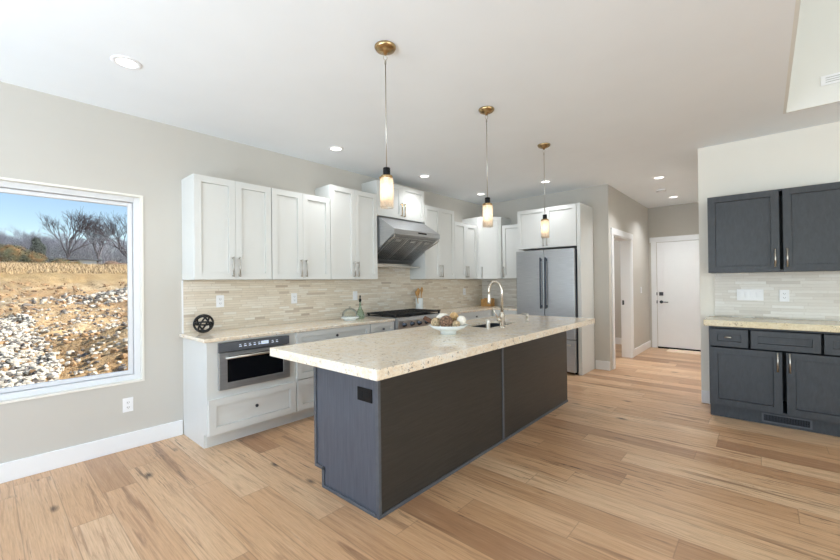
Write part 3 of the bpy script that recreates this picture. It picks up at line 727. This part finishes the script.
bm = nb(); lathe(bm, [(.024, 0), (.024, .005), (.021, .008), (.021, .075), (.019, .082), (0, .083)], (3.185, 1.965, .914), 22); tag(obj('air_gap_cap', bm, 'nickel', loc=(3.185, 1.965, .914)), 'plain short metal cylinder on the island counter left of the faucet', 'sink fitting')
sd = thing('soap_dispenser', 'slim metal soap dispenser on the island counter right of the faucet', 'soap dispenser', (3.92, 1.93, .914))
b = nb(); lathe(b, [(.024, 0), (.024, .006), (.012, .01), (.012, .055), (.016, .058), (.016, .095), (0, .097)], (3.92, 1.93, .914), 18); obj('body', b, 'nickel', sd)
b = nb(); tube(b, [(3.92, 1.93, 1.0), (3.92, 1.98, 1.005), (3.92, 2.0, .995)], .006, 8); obj('spout', b, 'nickel', sd)

# bowl of decorative balls
bx, by = 2.66, 2.04
bm = nb(); lathe(bm, [(0, 0), (.068, 0), (.070, .022), (.075, .028), (.125, .045), (.172, .078), (.169, .080), (.12, .054), (.07, .04), (0, .036)], (bx, by, .914), 40)
tag(obj('pedestal_bowl', bm, 'ceramic', loc=(bx, by, .914)), 'shallow white footed bowl of decorative balls on the island', 'bowl')
def twig_ball(name, c, r, mat, label, n=26, seed=1):
    rnd = random.Random(seed); b = nb(); c = Vector(c); ball(b, c, r*.86, 2)
    for i in range(n):
        ax = Vector((rnd.uniform(-1, 1), rnd.uniform(-1, 1), rnd.uniform(-1, 1))).normalized(); u = ax.orthogonal().normalized(); v = ax.cross(u); h = rnd.uniform(-.5, .5)*r
        rr = math.sqrt(r*r-h*h)*.95
        tube(b, [c+ax*h+(u*math.cos(2*PI*k/18)+v*math.sin(2*PI*k/18))*rr for k in range(18)], r*.07, 5, closed=True)
    tag(obj(name, b, mat, loc=c), label, 'decorative ball', 'decorative balls in the bowl')
zb = .914+.06
tx = r_; tyv = Vector((w_.x, w_.y, 0)).normalized()
def bp(a, d, z): q = Vector((bx, by, 0))+tx*a+tyv*d; return (q.x, q.y, z)
twig_ball('decorative_ball', bp(-.02, -.045, .914+.105), .056, 'twig', 'brown twig wrapped ball at the front middle of the white bowl', 30, 2)
twig_ball('decorative_ball', bp(-.105, -.005, .914+.097), .043, 'twig_pale', 'pale straw wrapped ball at the left rim of the bowl', 24, 3)
twig_ball('decorative_ball', bp(.062, -.055, .914+.084), .035, 'twig_pale', 'small cream and tan ball at the front right of the bowl', 18, 4)
twig_ball('decorative_ball', bp(.055, .05, .914+.14), .04, 'gold_ball', 'golden tan ball topmost at the back of the bowl', 22, 5)
b = nb(); c0 = bp(.115, .0, .914+.112); ball(b, c0, .042, 3, lump=.05, seed=3); tag(obj('decorative_ball', b, 'white_ball', loc=c0), 'smooth white ball at the right rim of the bowl', 'decorative ball', 'decorative balls in the bowl')
b = nb(); c0 = bp(-.04, .055, .914+.13); ball(b, c0, .05, 3, (1.2, 1.2, .85), lump=.1, seed=5); tag(obj('decorative_ball', b, 'white_ball', loc=c0), 'off white knobbly ball behind the brown twig ball', 'decorative ball', 'decorative balls in the bowl')
b = nb(); c0 = bp(.03, .0, .914+.085); ball(b, c0, .036, 2, lump=.2, seed=8); tag(obj('decorative_ball', b, 'wood_dark', loc=c0), 'dark brown ball tucked in the middle of the bowl', 'decorative ball', 'decorative balls in the bowl')
b = nb(); p0 = Vector(bp(-.10, .06, .914+.075)); p1 = Vector(bp(-.205, .085, .914+.135)); tube(b, [p0, (p0+p1)/2, p1], [.016, .02, .018], 10); tag(obj('wooden_stick', b, 'wood_dark', loc=p0), 'dark brown wooden stick leaning out over the left of the bowl', 'ornament')

# ------------------------------------------------------------------ things on the left counter
kc = Vector((1.345, 3.84, ZC+.088))
b = nb()
rnd = random.Random(4)
for i, ax in enumerate(((.2, 1, .1), (1, .3, .4), (-.7, .6, .5), (.5, .8, -.6), (.1, .25, 1))):
    ax = Vector(ax).normalized(); u = ax.orthogonal().normalized(); v = ax.cross(u)
    tube(b, [kc+(u*math.cos(2*PI*k/36)+v*math.sin(2*PI*k/36))*(.0785-.001*i) for k in range(36)], .0082, 8, closed=True)
tag(obj('wire_orb', b, 'wire', loc=(kc.x, kc.y, ZC)), 'black knotted ring orb ornament on the counter near the window', 'ornament')
cl = thing('cake_stand', 'low white cake plate on the counter left of the green bottle', 'cake stand', (2.925, 3.72, ZC))
b = nb(); lathe(b, [(0, 0), (.075, 0), (.07, .012), (.105, .02), (.112, .035), (.105, .038), (0, .034)], (2.925, 3.72, ZC), 36); obj('plate', b, 'ceramic', cl)
dm = thing('glass_dome', 'clear glass dome covering the low white cake plate', 'cake dome', (2.925, 3.72, ZC+.038))
b = nb(); prof = [(.096, 0)]+[(.096*math.cos(a), .02+.085*math.sin(a)) for a in [PI/2*i/8 for i in range(9)]]
lathe(b, prof, (2.925, 3.72, ZC+.038), 32); obj('dome', b, 'glass', dm)
b = nb(); ball(b, (2.925, 3.72, ZC+.152), .011, 2); obj('knob', b, 'nickel', dm)
bo = thing('bottle', 'rounded green glass bottle with a dark stopper beside the range', 'bottle', (3.10, 3.74, ZC))
b = nb(); lathe(b, [(0, 0), (.046, 0), (.052, .012), (.054, .045), (.044, .085), (.022, .125), (.013, .15), (.012, .205), (.015, .21), (.015, .218)], (3.10, 3.74, ZC), 28); obj('glass_body', b, 'green_glass', bo)
b = nb(); lathe(b, [(.010, -.015), (.012, .0), (.017, .004), (.017, .022), (.008, .026), (.007, .05), (.011, .056), (.009, .068), (0, .07)], (3.10, 3.74, ZC+.2185), 16); obj('stopper', b, 'black', bo)
cr = thing('utensil_crock', 'tall white ceramic crock of wooden spoons right of the range', 'crock', (4.345, 3.87, ZC))
b = nb(); lathe(b, [(0, 0), (.052, 0), (.056, .01), (.056, .2), (.052, .206), (.049, .2), (.049, .02), (0, .015)], (4.345, 3.87, ZC), 28); obj('body', b, 'ceramic', cr)
for i, (dx, dy, lean, ll) in enumerate(((-.02, -.015, (-.26, -.05, 1), .3), (.0, -.01, (-.12, -.02, 1), .33), (.02, .0, (.1, -.02, 1), .34), (.012, .018, (.02, .03, 1), .32))):
    d = Vector(lean).normalized(); p = Vector((4.345+dx, 3.87+dy, ZC+.02)); b = nb(); hd0 = p+d*(ll-.07)
    tube(b, [p, p+d*(ll-.1), hd0, hd0+d*.03, hd0+d*.06, hd0+d*.078], [.006, .006, .012, .022, .021, .008], 10)
    tag(obj('wooden_spoon', b, 'wood', loc=p), ['wooden spoon leaning furthest left in the white crock', 'wooden spoon second from left in the white crock', 'broad wooden spoon at the right side of the white crock', 'wooden spoon at the back of the white crock'][i], 'spoon', 'wooden spoons in the crock')
wb = thing('wooden_box', 'small open light wood box on the counter in the back corner', 'box', (6.03, 3.72, ZC))
b = nb(); X0, X1, Y0, Y1 = 5.97, 6.09, 3.62, 3.83
box(b, X0, X1, Y0, Y1, ZC, ZC+.012); box(b, X0, X0+.012, Y0, Y1, ZC+.012, ZC+.125); box(b, X1-.012, X1, Y0, Y1, ZC+.012, ZC+.14); box(b, X0+.012, X1-.012, Y0, Y0+.012, ZC+.012, ZC+.125); box(b, X0+.012, X1-.012, Y1-.012, Y1, ZC+.012, ZC+.125); obj('body', b, 'wood', wb)

# ------------------------------------------------------------------ outlets and switches
def plate(name, f, a, z, label, kind='outlet', gang=1, cat='outlet', grp='white wall outlets'):
    o = thing(name, label, cat, f.p(a, z, 0), grp); wd = .036+.023*(gang-1)
    b = nb(); f.box(b, a-wd, a+wd, z-.058, z+.058, 0, .006, .002); obj('cover_plate', b, 'plastic', o)
    for g in range(gang):
        ga = a+(g-(gang-1)/2)*.046
        if kind == 'outlet':
            for dz_ in (-.02, .02):
                b = nb(); f.box(b, ga-.016, ga+.016, z+dz_-.014, z+dz_+.014, .006, .0085, .002); so = obj('socket', b, 'plastic', o)
                b = nb(); f.box(b, ga-.008, ga-.005, z+dz_-.004, z+dz_+.007, .0085, .0088); f.box(b, ga+.005, ga+.008, z+dz_-.004, z+dz_+.007, .0085, .0088); f.box(b, ga-.002, ga+.002, z+dz_-.011, z+dz_-.007, .0085, .0088); obj('slot', b, 'slot', so)
        else:
            b = nb(); f.box(b, ga-.016, ga+.016, z-.033, z+.033, .006, .010, .002); obj('rocker', b, 'plastic', o)
    return o
fw_ = F((0, YW, 0), (1, 0, 0), (0, -1, 0)); ft = F((0, YW-.011, 0), (1, 0, 0), (0, -1, 0))
plate('wall_outlet', fw_, .806, .367, 'white outlet low on the greige wall below the window')
plate('wall_outlet', ft, 1.541, 1.197, 'white outlet on the backsplash above the black ring orb')
plate('wall_outlet', ft, 2.338, 1.195, 'white outlet on the backsplash between the orb and the glass dome')
plate('wall_switch', ft, 3.211, 1.195, 'white switch plate on the backsplash just left of the range', 'switch', 1, 'switch', 'white wall switches')
plate('wall_outlet', ft, 5.66, 1.185, 'white outlet on the backsplash near the back corner')
fh = F((0, YH, 0), (1, 0, 0), (0, -1, 0)); plate('wall_switch', fh, 8.25, 1.165, 'white light switch on the hall wall between doorway and end door', 'switch', 1, 'switch', 'white wall switches')
frt = F((XR-.011, 0, 0), (0, 1, 0), (-1, 0, 0))
plate('wall_switch', frt, .113, 1.19, 'wide four gang white switch plate above the bar counter', 'switch', 4, 'switch', 'white wall switches')
plate('wall_outlet', frt, -.145, 1.185, 'white outlet above the bar counter right of the switch plate')

# ------------------------------------------------------------------ bar cabinets on the right
def open_box(b, x0, x1, y0, y1, z0, z1, t=.018):   # open fronted cabinet box
    box(b, x0, x1, y0, y0+t, z0, z1); box(b, x0, x1, y1-t, y1, z0, z1); box(b, x0, x1, y0+t, y1-t, z0, z0+t); box(b, x0, x1, y0+t, y1-t, z1-t, z1); box(b, x1-t, x1, y0+t, y1-t, z0+t, z1-t)
c = thing('bar_wall_cabinet', 'charcoal stained two door wall cabinet above the bar counter', 'cabinet', (5.09, -.12, 1.42))
ub0, ub1 = -.672, .428
fu = F((4.94, 0, 0), (0, 1, 0), (-1, 0, 0))
b = nb(); open_box(b, 4.94, XR-.001, ub0, ub1, 1.42, 2.19); obj('carcass', b, 'stain_blue', c)
door(fu, c, -.109, ub1-.004, 1.424, 2.186, 'stain_blue', -.078, (1.462, 1.632)); door(fu, c, ub0+.004, -.135, 1.424, 2.186, 'stain_blue', -.160, (1.462, 1.632))
c = thing('bar_base_cabinet', 'blue grey stained base cabinet under the bar counter', 'cabinet', (5.02, -.12, 0))
fbar = F((4.79, 0, 0), (0, 1, 0), (-1, 0, 0))
b = nb(); open_box(b, 4.79, XR-.001, -.68, .42, .125, .898); box(b, 4.845, XR-.001, -.68, .42, 0, .125); obj('carcass', b, 'stain_blue', c)
for a0, a1 in ((.122, .402), (-.356, .102), (-.66, -.376)):
    d = door(fbar, c, a0, a1, .705, .872, 'stain_blue', name='drawer', fw=.05)
    if a0 > 0:
        b = nb(); tube(b, [fbar.p(.295, .797, .045), fbar.p(.245, .797, .045)], .007, 8)
        for a in (.285, .255): tube(b, [fbar.p(a, .797, .02), fbar.p(a, .797, .045)], .005, 8)
        obj('handle', b, 'nickel', d)
door(fbar, c, -.110, .408, .135, .690, 'stain_blue', -.080, (.515, .688)); door(fbar, c, -.668, -.138, .135, .690, 'stain_blue', -.160, (.515, .688))
bm = nb(); box(bm, 4.745, XR-.001, -.72, .458, .898, .956, .005); tag(obj('bar_countertop', bm, 'granite_sand', loc=(5, -.13, .898)), 'sand coloured granite counter on the blue grey bar cabinet', 'countertop')
fv = F((4.845, 0, 0), (0, 1, 0), (-1, 0, 0))
v = thing('toe_kick_vent', 'dark register grille in the toe kick of the bar cabinet', 'vent', (4.84, -.13, .06))
b = nb(); fv.box(b, -.30, .035, .022, .034, 0, .006); fv.box(b, -.30, .035, .092, .104, 0, .006); fv.box(b, -.30, -.286, .034, .092, 0, .006); fv.box(b, .021, .035, .034, .092, 0, .006); obj('frame', b, 'stain_edge', v)
b = nb(); fv.box(b, -.286, .021, .034, .092, 0, .001)
obj('backing', b, 'black', v)
b = nb()
for i in range(30):
    a = -.281+i*.0102; fv.box(b, a, a+.004, .034, .092, .001, .005)
obj('louver', b, 'gun', v)
v = thing('wall_register', 'white air register on the raised ceiling wall', 'vent', (hx1, -.52, 3.03))
fvv = F((hx1, 0, 0), (0, 1, 0), (-1, 0, 0))
b = nb(); fvv.box(b, -.78, -.372, 2.955, 3.035, 0, .008, .002); obj('frame', b, 'plastic', v)
b = nb()
for i in range(3): fvv.box(b, -.755, -.4, 2.973+i*.018, 2.98+i*.018, .008, .0095)
obj('louver', b, 'pale_grey', v)

# ------------------------------------------------------------------ pendants
def pendant(x, y, label):
    p = thing('pendant_light', label, 'pendant light', (x, y, CZ), 'glass pendants over the island')
    b = nb(); lathe(b, [(.065, 0), (.066, -.006), (.058, -.02), (.035, -.032), (.014, -.037), (.010, -.05), (0, -.052)], (x, y, CZ), 32); obj('canopy', b, 'brass', p)
    b = nb(); tube(b, [(x+.011*math.cos(2*PI*k/18)*.7, y-.011*math.cos(2*PI*k/18)*.7, CZ-.066+.018*math.sin(2*PI*k/18)) for k in range(18)], .0022, 6, closed=True); obj('loop', b, 'nickel', p)
    b = nb(); tube(b, [(x, y, CZ-.082), (x, y, 2.057)], .0035, 8); lathe(b, [(.006, 0), (.006, .018), (.002, .024)], (x, y, CZ-.108), 10); obj('rod', b, 'nickel', p)
    b = nb(); lathe(b, [(.006, .052), (.02, .05), (.022, .046), (.022, .004), (.02, 0), (0, 0)], (x, y, 2.009), 20); obj('socket', b, 'black', p)
    b = nb(); lathe(b, [(.021, .006), (.034, .006), (.037, .003), (.037, -.012), (.0355, -.012), (.0355, .002), (.021, .003), (.021, .006)], (x, y, 2.005), 28)
    for k in range(3):
        an = 2*PI*k/3+.4; box(b, x+.039*math.cos(an)-.004, x+.039*math.cos(an)+.004, y+.039*math.sin(an)-.004, y+.039*math.sin(an)+.004, 1.991, 2.003)
    obj('holder', b, 'brass', p)
    b = nb(); lathe(b, [(.037, 1.995), (.040, 1.989), (.0405, 1.823), (.0395, 1.815), (.0375, 1.819), (.0375, 1.987)], (x, y, 0), 36); obj('glass_shade', b, 'shade', p)
    b = nb(); lathe(b, [(.011, .145), (.012, .12), (.02, .08), (.022, .045), (.016, .015), (0, .004)], (x, y, 1.856), 18); obj('bulb', b, 'bulb', p)
    return p
pendant(1.64, 1.715, 'glass pendant light nearest the camera, over the near end of the island')
pendant(2.805, 1.722, 'middle glass pendant light of the three over the island')
pendant(3.955, 1.73, 'farthest glass pendant light, in front of the refrigerator')

# ------------------------------------------------------------------ ceiling fixtures
def downlight(x, y, label, pw):
    d = thing('recessed_light', label, 'ceiling light', (x, y, CZ), 'recessed ceiling lights')
    b = nb(); lathe(b, [(.056, -.002), (.058, -.006), (.078, -.006), (.082, -.003), (.082, 0)], (x, y, CZ), 32); obj('trim_ring', b, 'plastic', d)
    b = nb(); lathe(b, [(0, -.0035), (.057, -.0035)], (x, y, CZ), 32); obj('diffuser', b, 'led', d)
    light('recessed_light_lamp', 'AREA', (x, y, CZ-.012), pw, (.95, .97, 1), aim=(0, 0, -1), size=.11, shape='DISK', spread=2.1)
for x, y, l, pw in ((.625, 3.06, 'recessed ceiling light nearest the camera, above the window end of the kitchen', 3.0),
                (2.518, 3.41, 'recessed ceiling light above the tall cabinet left of the hood', 3.0), (3.99, 3.43, 'recessed ceiling light in front of the hood', 3.0),
                (5.456, 3.472, 'recessed ceiling light near the back corner cabinet', 3.0), (5.432, 2.359, 'recessed ceiling light in front of the refrigerator', 3.0),
                (6.353, 1.096, 'nearer recessed ceiling light in the hall', 11), (8.02, 1.17, 'farther recessed ceiling light in the hall by the end door', 10)): downlight(x, y, l, pw)
s = thing('smoke_detector', 'round white smoke detector between the two hall ceiling lights', 'smoke detector', (7.26, 1.228, CZ))
b = nb(); lathe(b, [(.07, 0), (.07, -.012), (.06, -.03), (.03, -.034), (0, -.034)], (7.26, 1.228, CZ), 28); obj('body', b, 'plastic', s)
b = nb(); lathe(b, [(.062, -.0285), (.066, -.0215), (.0665, -.0215), (.0625, -.0295)], (7.26, 1.228, CZ), 28); obj('vent_slot', b, 'nickel', s)
light('beyond_room_light', 'AREA', (7.6, 2.7, 2.7), 20, (.95, .97, 1), aim=(0, 0, -1), size=.3)

# ------------------------------------------------------------------ outdoors
def gz(x, y):
    b = -.6+.1*(y-11) if y > 11 else -.6+.04*(y-11)
    if y > 50: b = 3.3+(y-50)*.038
    k = max(0, min(1, (y-5)/4)); f_ = 1 if y < 30 else max(.25, 1-(y-30)/30)
    q = Vector((x*.35, y*.35, 3.1))
    b += k*f_*(.32*noise.noise(q)+.16*noise.noise(q*2.9)+.12*noise.noise(q*6)+.09*noise.noise(q*13))
    # heaped spoil on the right and a low far rubble ridge
    b += .55*math.exp(-((x-2.9)/1.2)**2-((y-13)/2.6)**2)+.5*math.exp(-((x-4.6)/1.6)**2-((y-23)/1.6)**2)
    return b
bm = nb()
xs = [-22+i*.8 for i in range(24)]+[-2.8+i*.15 for i in range(80)]+[9.2+i*.5 for i in range(16)]+[17.5+i*1.4 for i in range(24)]
ys = [4.16+i*.16 for i in range(110)]+[21.8+i*.4 for i in range(19)]+[29.5+i*1.2 for i in range(30)]+[66+i*6 for i in range(16)]
G = [[bm.verts.new((x, y, gz(x, y))) for y in ys] for x in xs]
for i in range(len(xs)-1):
    for j in range(len(ys)-1):
        f = bm.faces.new((G[i][j], G[i+1][j], G[i+1][j+1], G[i][j+1])); f.smooth = True
o = obj('ground_field', bm, 'dirt'); o['kind'] = 'structure'; o['category'] = 'ground'; o['label'] = 'bare rocky dirt field outside the window'
# thicket along the far edge, too fine to count
def thicket():
    rnd = random.Random(77); V, Fc = [], []
    for i in range(1500):
        D = rnd.uniform(100, 122); x = rnd.uniform(-.08, .34)*D; z = gz(x, D)-.1; h = rnd.uniform(1.2, 4.2)
        p = Vector((x, D, z)); q = p+Vector((rnd.uniform(-.7, .7), 0, h)); rtube(V, Fc, [p, (p+q)/2+Vector((rnd.uniform(-.2, .2), 0, 0)), q], [.05, .035, .015])
        for k in range(3):
            a = p.lerp(q, rnd.uniform(.4, .9)); rtube(V, Fc, [a, a+Vector((rnd.uniform(-.9, .9), 0, rnd.uniform(.2, .9)))], [.03, .012])
    return raw('thicket', V, Fc, 'bark_far')
# rubble
def stone(bm, c, r, rnd):
    g = bmesh.ops.create_icosphere(bm, subdivisions=1, radius=1)
    sq = (rnd.uniform(.7, 1.3), rnd.uniform(.7, 1.2), rnd.uniform(.5, .9)); sd_ = rnd.random()*50
    rot = Matrix.Rotation(rnd.random()*6, 3, 'Z') @ Matrix.Rotation(rnd.uniform(-.6, .6), 3, 'X')
    for v_ in g['verts']:
        k = 1+.55*noise.noise(v_.co*1.3+Vector((sd_, sd_*.3, 1))); p = Vector((v_.co.x*sq[0], v_.co.y*sq[1], v_.co.z*sq[2]))*k*r
        v_.co = rot @ p + Vector(c)
SP = []
for i in range(14):
    b = nb(); stone(b, (0, 0, 0), 1, random.Random(100+i)); b.verts.index_update()
    SP.append(([v_.co.copy() for v_ in b.verts], [tuple(v_.index for v_ in f.verts) for f in b.faces])); b.free()
def rstone(VF, c, r, rnd):
    P_, Q_ = rnd.choice(SP); n0 = len(VF[0]); R = Matrix.Rotation(rnd.random()*6.28, 3, 'Z')*r; c = Vector(c)
    VF[0].extend(R @ p+c for p in P_); VF[1].extend(tuple(n0+i for i in q) for q in Q_)
rnd = random.Random(11)
protos = []
def pile_pts(n):
    out = []
    while len(out) < n:
        y = 6.5+12.5*rnd.random()**1.35; x = rnd.uniform(-1.6, 3.4)
        edge = 1.5-(y-8)*.05+.5*noise.noise(Vector((y*.5, 1.7, 0)))
        if x < edge or rnd.random() < .07: out.append((x, y))
    return out
cand = sorted(pile_pts(11000), key=lambda q: q[1]+(6 if q[0] < -.35 or q[0] > q[1]*.24 else 0))
LBL = 'pale broken stone in the rubble heap outside the window'
for i, (x, y) in enumerate(cand[:300]):
    r = rnd.uniform(.032, .075)
    if i < 8:
        b = nb(); stone(b, (0, 0, 0), .07, rnd); p = obj('rubble_stone', b, 'rock'); tag(p, LBL, 'stone', 'rubble stones'); protos.append(p); p.location = (x, y, gz(x, y)+.02)
    else:
        c = dup(protos[i % 8], (x, y, gz(x, y)+.02), rz=rnd.random()*6.28, scale=r/.07)
A1, A2, A3 = ([], []), ([], []), ([], [])
for x, y in cand[300:]: rstone(A1 if rnd.random() < .78 else A2, (x, y, gz(x, y)+rnd.uniform(.0, .05)), rnd.uniform(.028, .075), rnd)
for i in range(420):
    x, y = rnd.gauss(4.4, 1.2), rnd.gauss(22.8, .9); rstone(A1 if rnd.random() < .6 else A2, (x, y, gz(x, y)+.03), rnd.uniform(.05, .13), rnd)
for i in range(700):
    x, y = rnd.uniform(-1, 6), rnd.uniform(7, 27); rstone(A1 if rnd.random() < .5 else A2, (x, y, gz(x, y)+.02), rnd.uniform(.02, .07), rnd)
for i in range(1300):
    x, y = rnd.uniform(-1, 7), 7+24*rnd.random()**1.4; rstone(A3, (x, y, gz(x, y)+.01), rnd.uniform(.03, .11), rnd)
o = raw('dirt_clods', *A3, 'clod'); tag(o, 'brown dirt clods scattered over the field', 'dirt', kind='stuff')
o = raw('rubble', *A1, 'rock'); tag(o, 'pale broken stone rubble spread over the dirt field', 'rubble', kind='stuff')
o = raw('grey_rubble', *A2, 'rock_dark'); tag(o, 'dark grey broken stone mixed into the rubble', 'rubble', kind='stuff')
# dry grass
b = nb()
for i in range(16000):
    y = 40+rnd.random()**1.3*30; x = rnd.uniform(-6+.0*y, .36*y+3); h = rnd.uniform(.12, .42); z = gz(x, y)
    wv = rnd.uniform(.02, .06); lx = rnd.uniform(-.2, .2); a = rnd.random()*3.1
    p = Vector((x, y, z)); u = Vector((math.cos(a), math.sin(a), 0))*wv
    b.faces.new((b.verts.new(p-u), b.verts.new(p+u), b.verts.new(p+Vector((lx, 0, h)))))
o = obj('dry_grass', b, 'straw'); tag(o, 'strip of tall dry straw grass at the far side of the field', 'grass', kind='stuff')
# bare trees
def bare_tree(h, seed, mat, depth=5, spread=.66, tr=.015):
    rnd = random.Random(seed); V, Fc = [], []
    def grow(p, d, L, r, lev):
        q = p+d*L*.5+Vector((rnd.uniform(-1, 1), rnd.uniform(-1, 1), 0))*L*.05; e_ = p+d*L
        rtube(V, Fc, [p, q, e_], [r, r*.85, r*.66], 6 if lev < 2 else 3)
        if lev >= depth: return
        n = 3 if lev > 0 else 6
        if lev == depth-1: n = 5
        for k in range(n):
            nd = (d+Vector((rnd.uniform(-1, 1), rnd.uniform(-1, 1), rnd.uniform(-.35, .75)))*(spread if lev else .95)).normalized()
            st = p+d*L*rnd.uniform(.55, 1) if lev else p+d*L*rnd.uniform(.45, 1.0)
            grow(st, nd, L*rnd.uniform(.66, .88)*(1.15 if lev == 0 else 1), max(r*.6, h*.0009), lev+1)
    grow(Vector((0, 0, -.3)), Vector((0, 0, 1)), h*.25, h*tr, 0)
    return raw('bare_tree', V, Fc, mat)
def tplace(o, ratio, D, z0=-.1): o.location = (ratio*D, D, gz(ratio*D, D)+z0)
t1 = bare_tree(13.8, 21, 'bark'); tplace(t1, .110, 96); tag(t1, 'largest dark leafless tree near the middle of the window view', 'tree', 'bare trees beyond the field')
t2 = bare_tree(12.4, 34, 'bark'); tplace(t2, .155, 98); tag(t2, 'dark leafless tree just right of the largest one', 'tree', 'bare trees beyond the field')
t3 = bare_tree(14, 9, 'bark'); tplace(t3, .208, 88); tag(t3, 'dark leafless tree at the right edge of the window view', 'tree', 'bare trees beyond the field')
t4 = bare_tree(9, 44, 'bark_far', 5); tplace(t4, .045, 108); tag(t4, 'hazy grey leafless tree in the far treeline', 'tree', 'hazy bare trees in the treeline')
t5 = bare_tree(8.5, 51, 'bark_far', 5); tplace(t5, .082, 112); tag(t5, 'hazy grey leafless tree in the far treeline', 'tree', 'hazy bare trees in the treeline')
for i in range(40):
    ra = -.1+i*.0102+rnd.uniform(-.005, .005); D = rnd.uniform(106, 125)
    c = dup((t4, t5)[i % 2], (ra*D, D, gz(ra*D, D)-.2), rz=rnd.random()*6, scale=rnd.uniform(.8, 1.25))
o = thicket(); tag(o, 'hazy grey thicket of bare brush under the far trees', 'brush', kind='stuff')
def foliage(name, mat, blobs, n, leaf, seed):
    rnd = random.Random(seed); b = nb()
    for (c, r) in blobs:
        for i in range(int(n*r[0]*r[2])):
            d = Vector((rnd.gauss(0, 1), rnd.gauss(0, 1), rnd.gauss(0, 1))).normalized()*rnd.uniform(.55, 1)**.6
            p = Vector((c[0]+d.x*r[0], c[1]+d.y*r[1], max(0, c[2]+d.z*r[2])))
            u = Vector((rnd.gauss(0, 1), rnd.gauss(0, 1), rnd.gauss(0, 1))).normalized(); v_ = u.orthogonal().normalized(); s_ = leaf*rnd.uniform(.6, 1.3)
            b.faces.new([b.verts.new(p+u*s_), b.verts.new(p+v_*s_*.7), b.verts.new(p-u*s_), b.verts.new(p-v_*s_*.7)])
        ball(b, (c[0], c[1], max(c[2], .2)), 1, 2, (r[0]*.8, r[1]*.8, r[2]*.8), lump=.3, seed=seed)
    return obj(name, b, mat)
o = foliage('autumn_bush', 'autumn', [((0, 0, 1.1), (2.0, 1.4, 1.3)), ((-1.8, .3, 1.3), (1.8, 1.4, 1.6)), ((1.8, 0, .8), (1.3, 1.1, .9)), ((-3.6, 0, 1.2), (1.8, 1.3, 1.5))], 420, .12, 3)
o.location = (.030*60, 60, gz(1.8, 60)-.1); tag(o, 'broad orange and green autumn bush at the left of the window view', 'bush')
o = foliage('cedar_tree', 'cedar', [((0, 0, .9), (1.1, .9, 1.0)), ((.1, 0, 2.2), (.85, .8, 1.1)), ((-.1, 0, 3.2), (.5, .5, .7))], 420, .13, 5)
o.location = (.068*72, 72, gz(5, 72)-.1); tag(o, 'dark evergreen cedar standing behind the autumn bush', 'tree')
for i, (ra, D, l) in enumerate(((.1, 70, 'low olive scrub bush below the largest leafless tree'), (.178, 74, 'low brown scrub bush at the right of the far shed'))):
    o = foliage('scrub_bush', 'autumn' if i == 0 else 'twig', [((0, 0, .45), (1.2, .9, .7)), ((1.4, 0, .35), (1, .8, .5))], 420, .1, 8+i); o.location = (ra*D, D, gz(ra*D, D)-.1); tag(o, l, 'bush')
sh = thing('shed', 'long low pale blue shed with a flat dark roof beyond the dry grass', 'shed', (.122*82, 82, gz(10, 82)-.3))
X0 = .122*82; Z0 = gz(10, 82)-.3
b = nb(); box(b, X0+.2, X0+2.3, 80.5, 83.5, Z0, Z0+1.25); obj('wall', b, 'shed', sh)
b = nb(); box(b, X0-3.0, X0+.2, 81.5, 83.5, Z0, Z0+1.2); obj('wall', b, 'shed_roof', sh, label='dark grey shed wall')
b = nb(); box(b, X0-3.6, X0+3.0, 80.0, 84.0, Z0+1.25, Z0+1.5); obj('roof', b, 'shed_roof', sh)
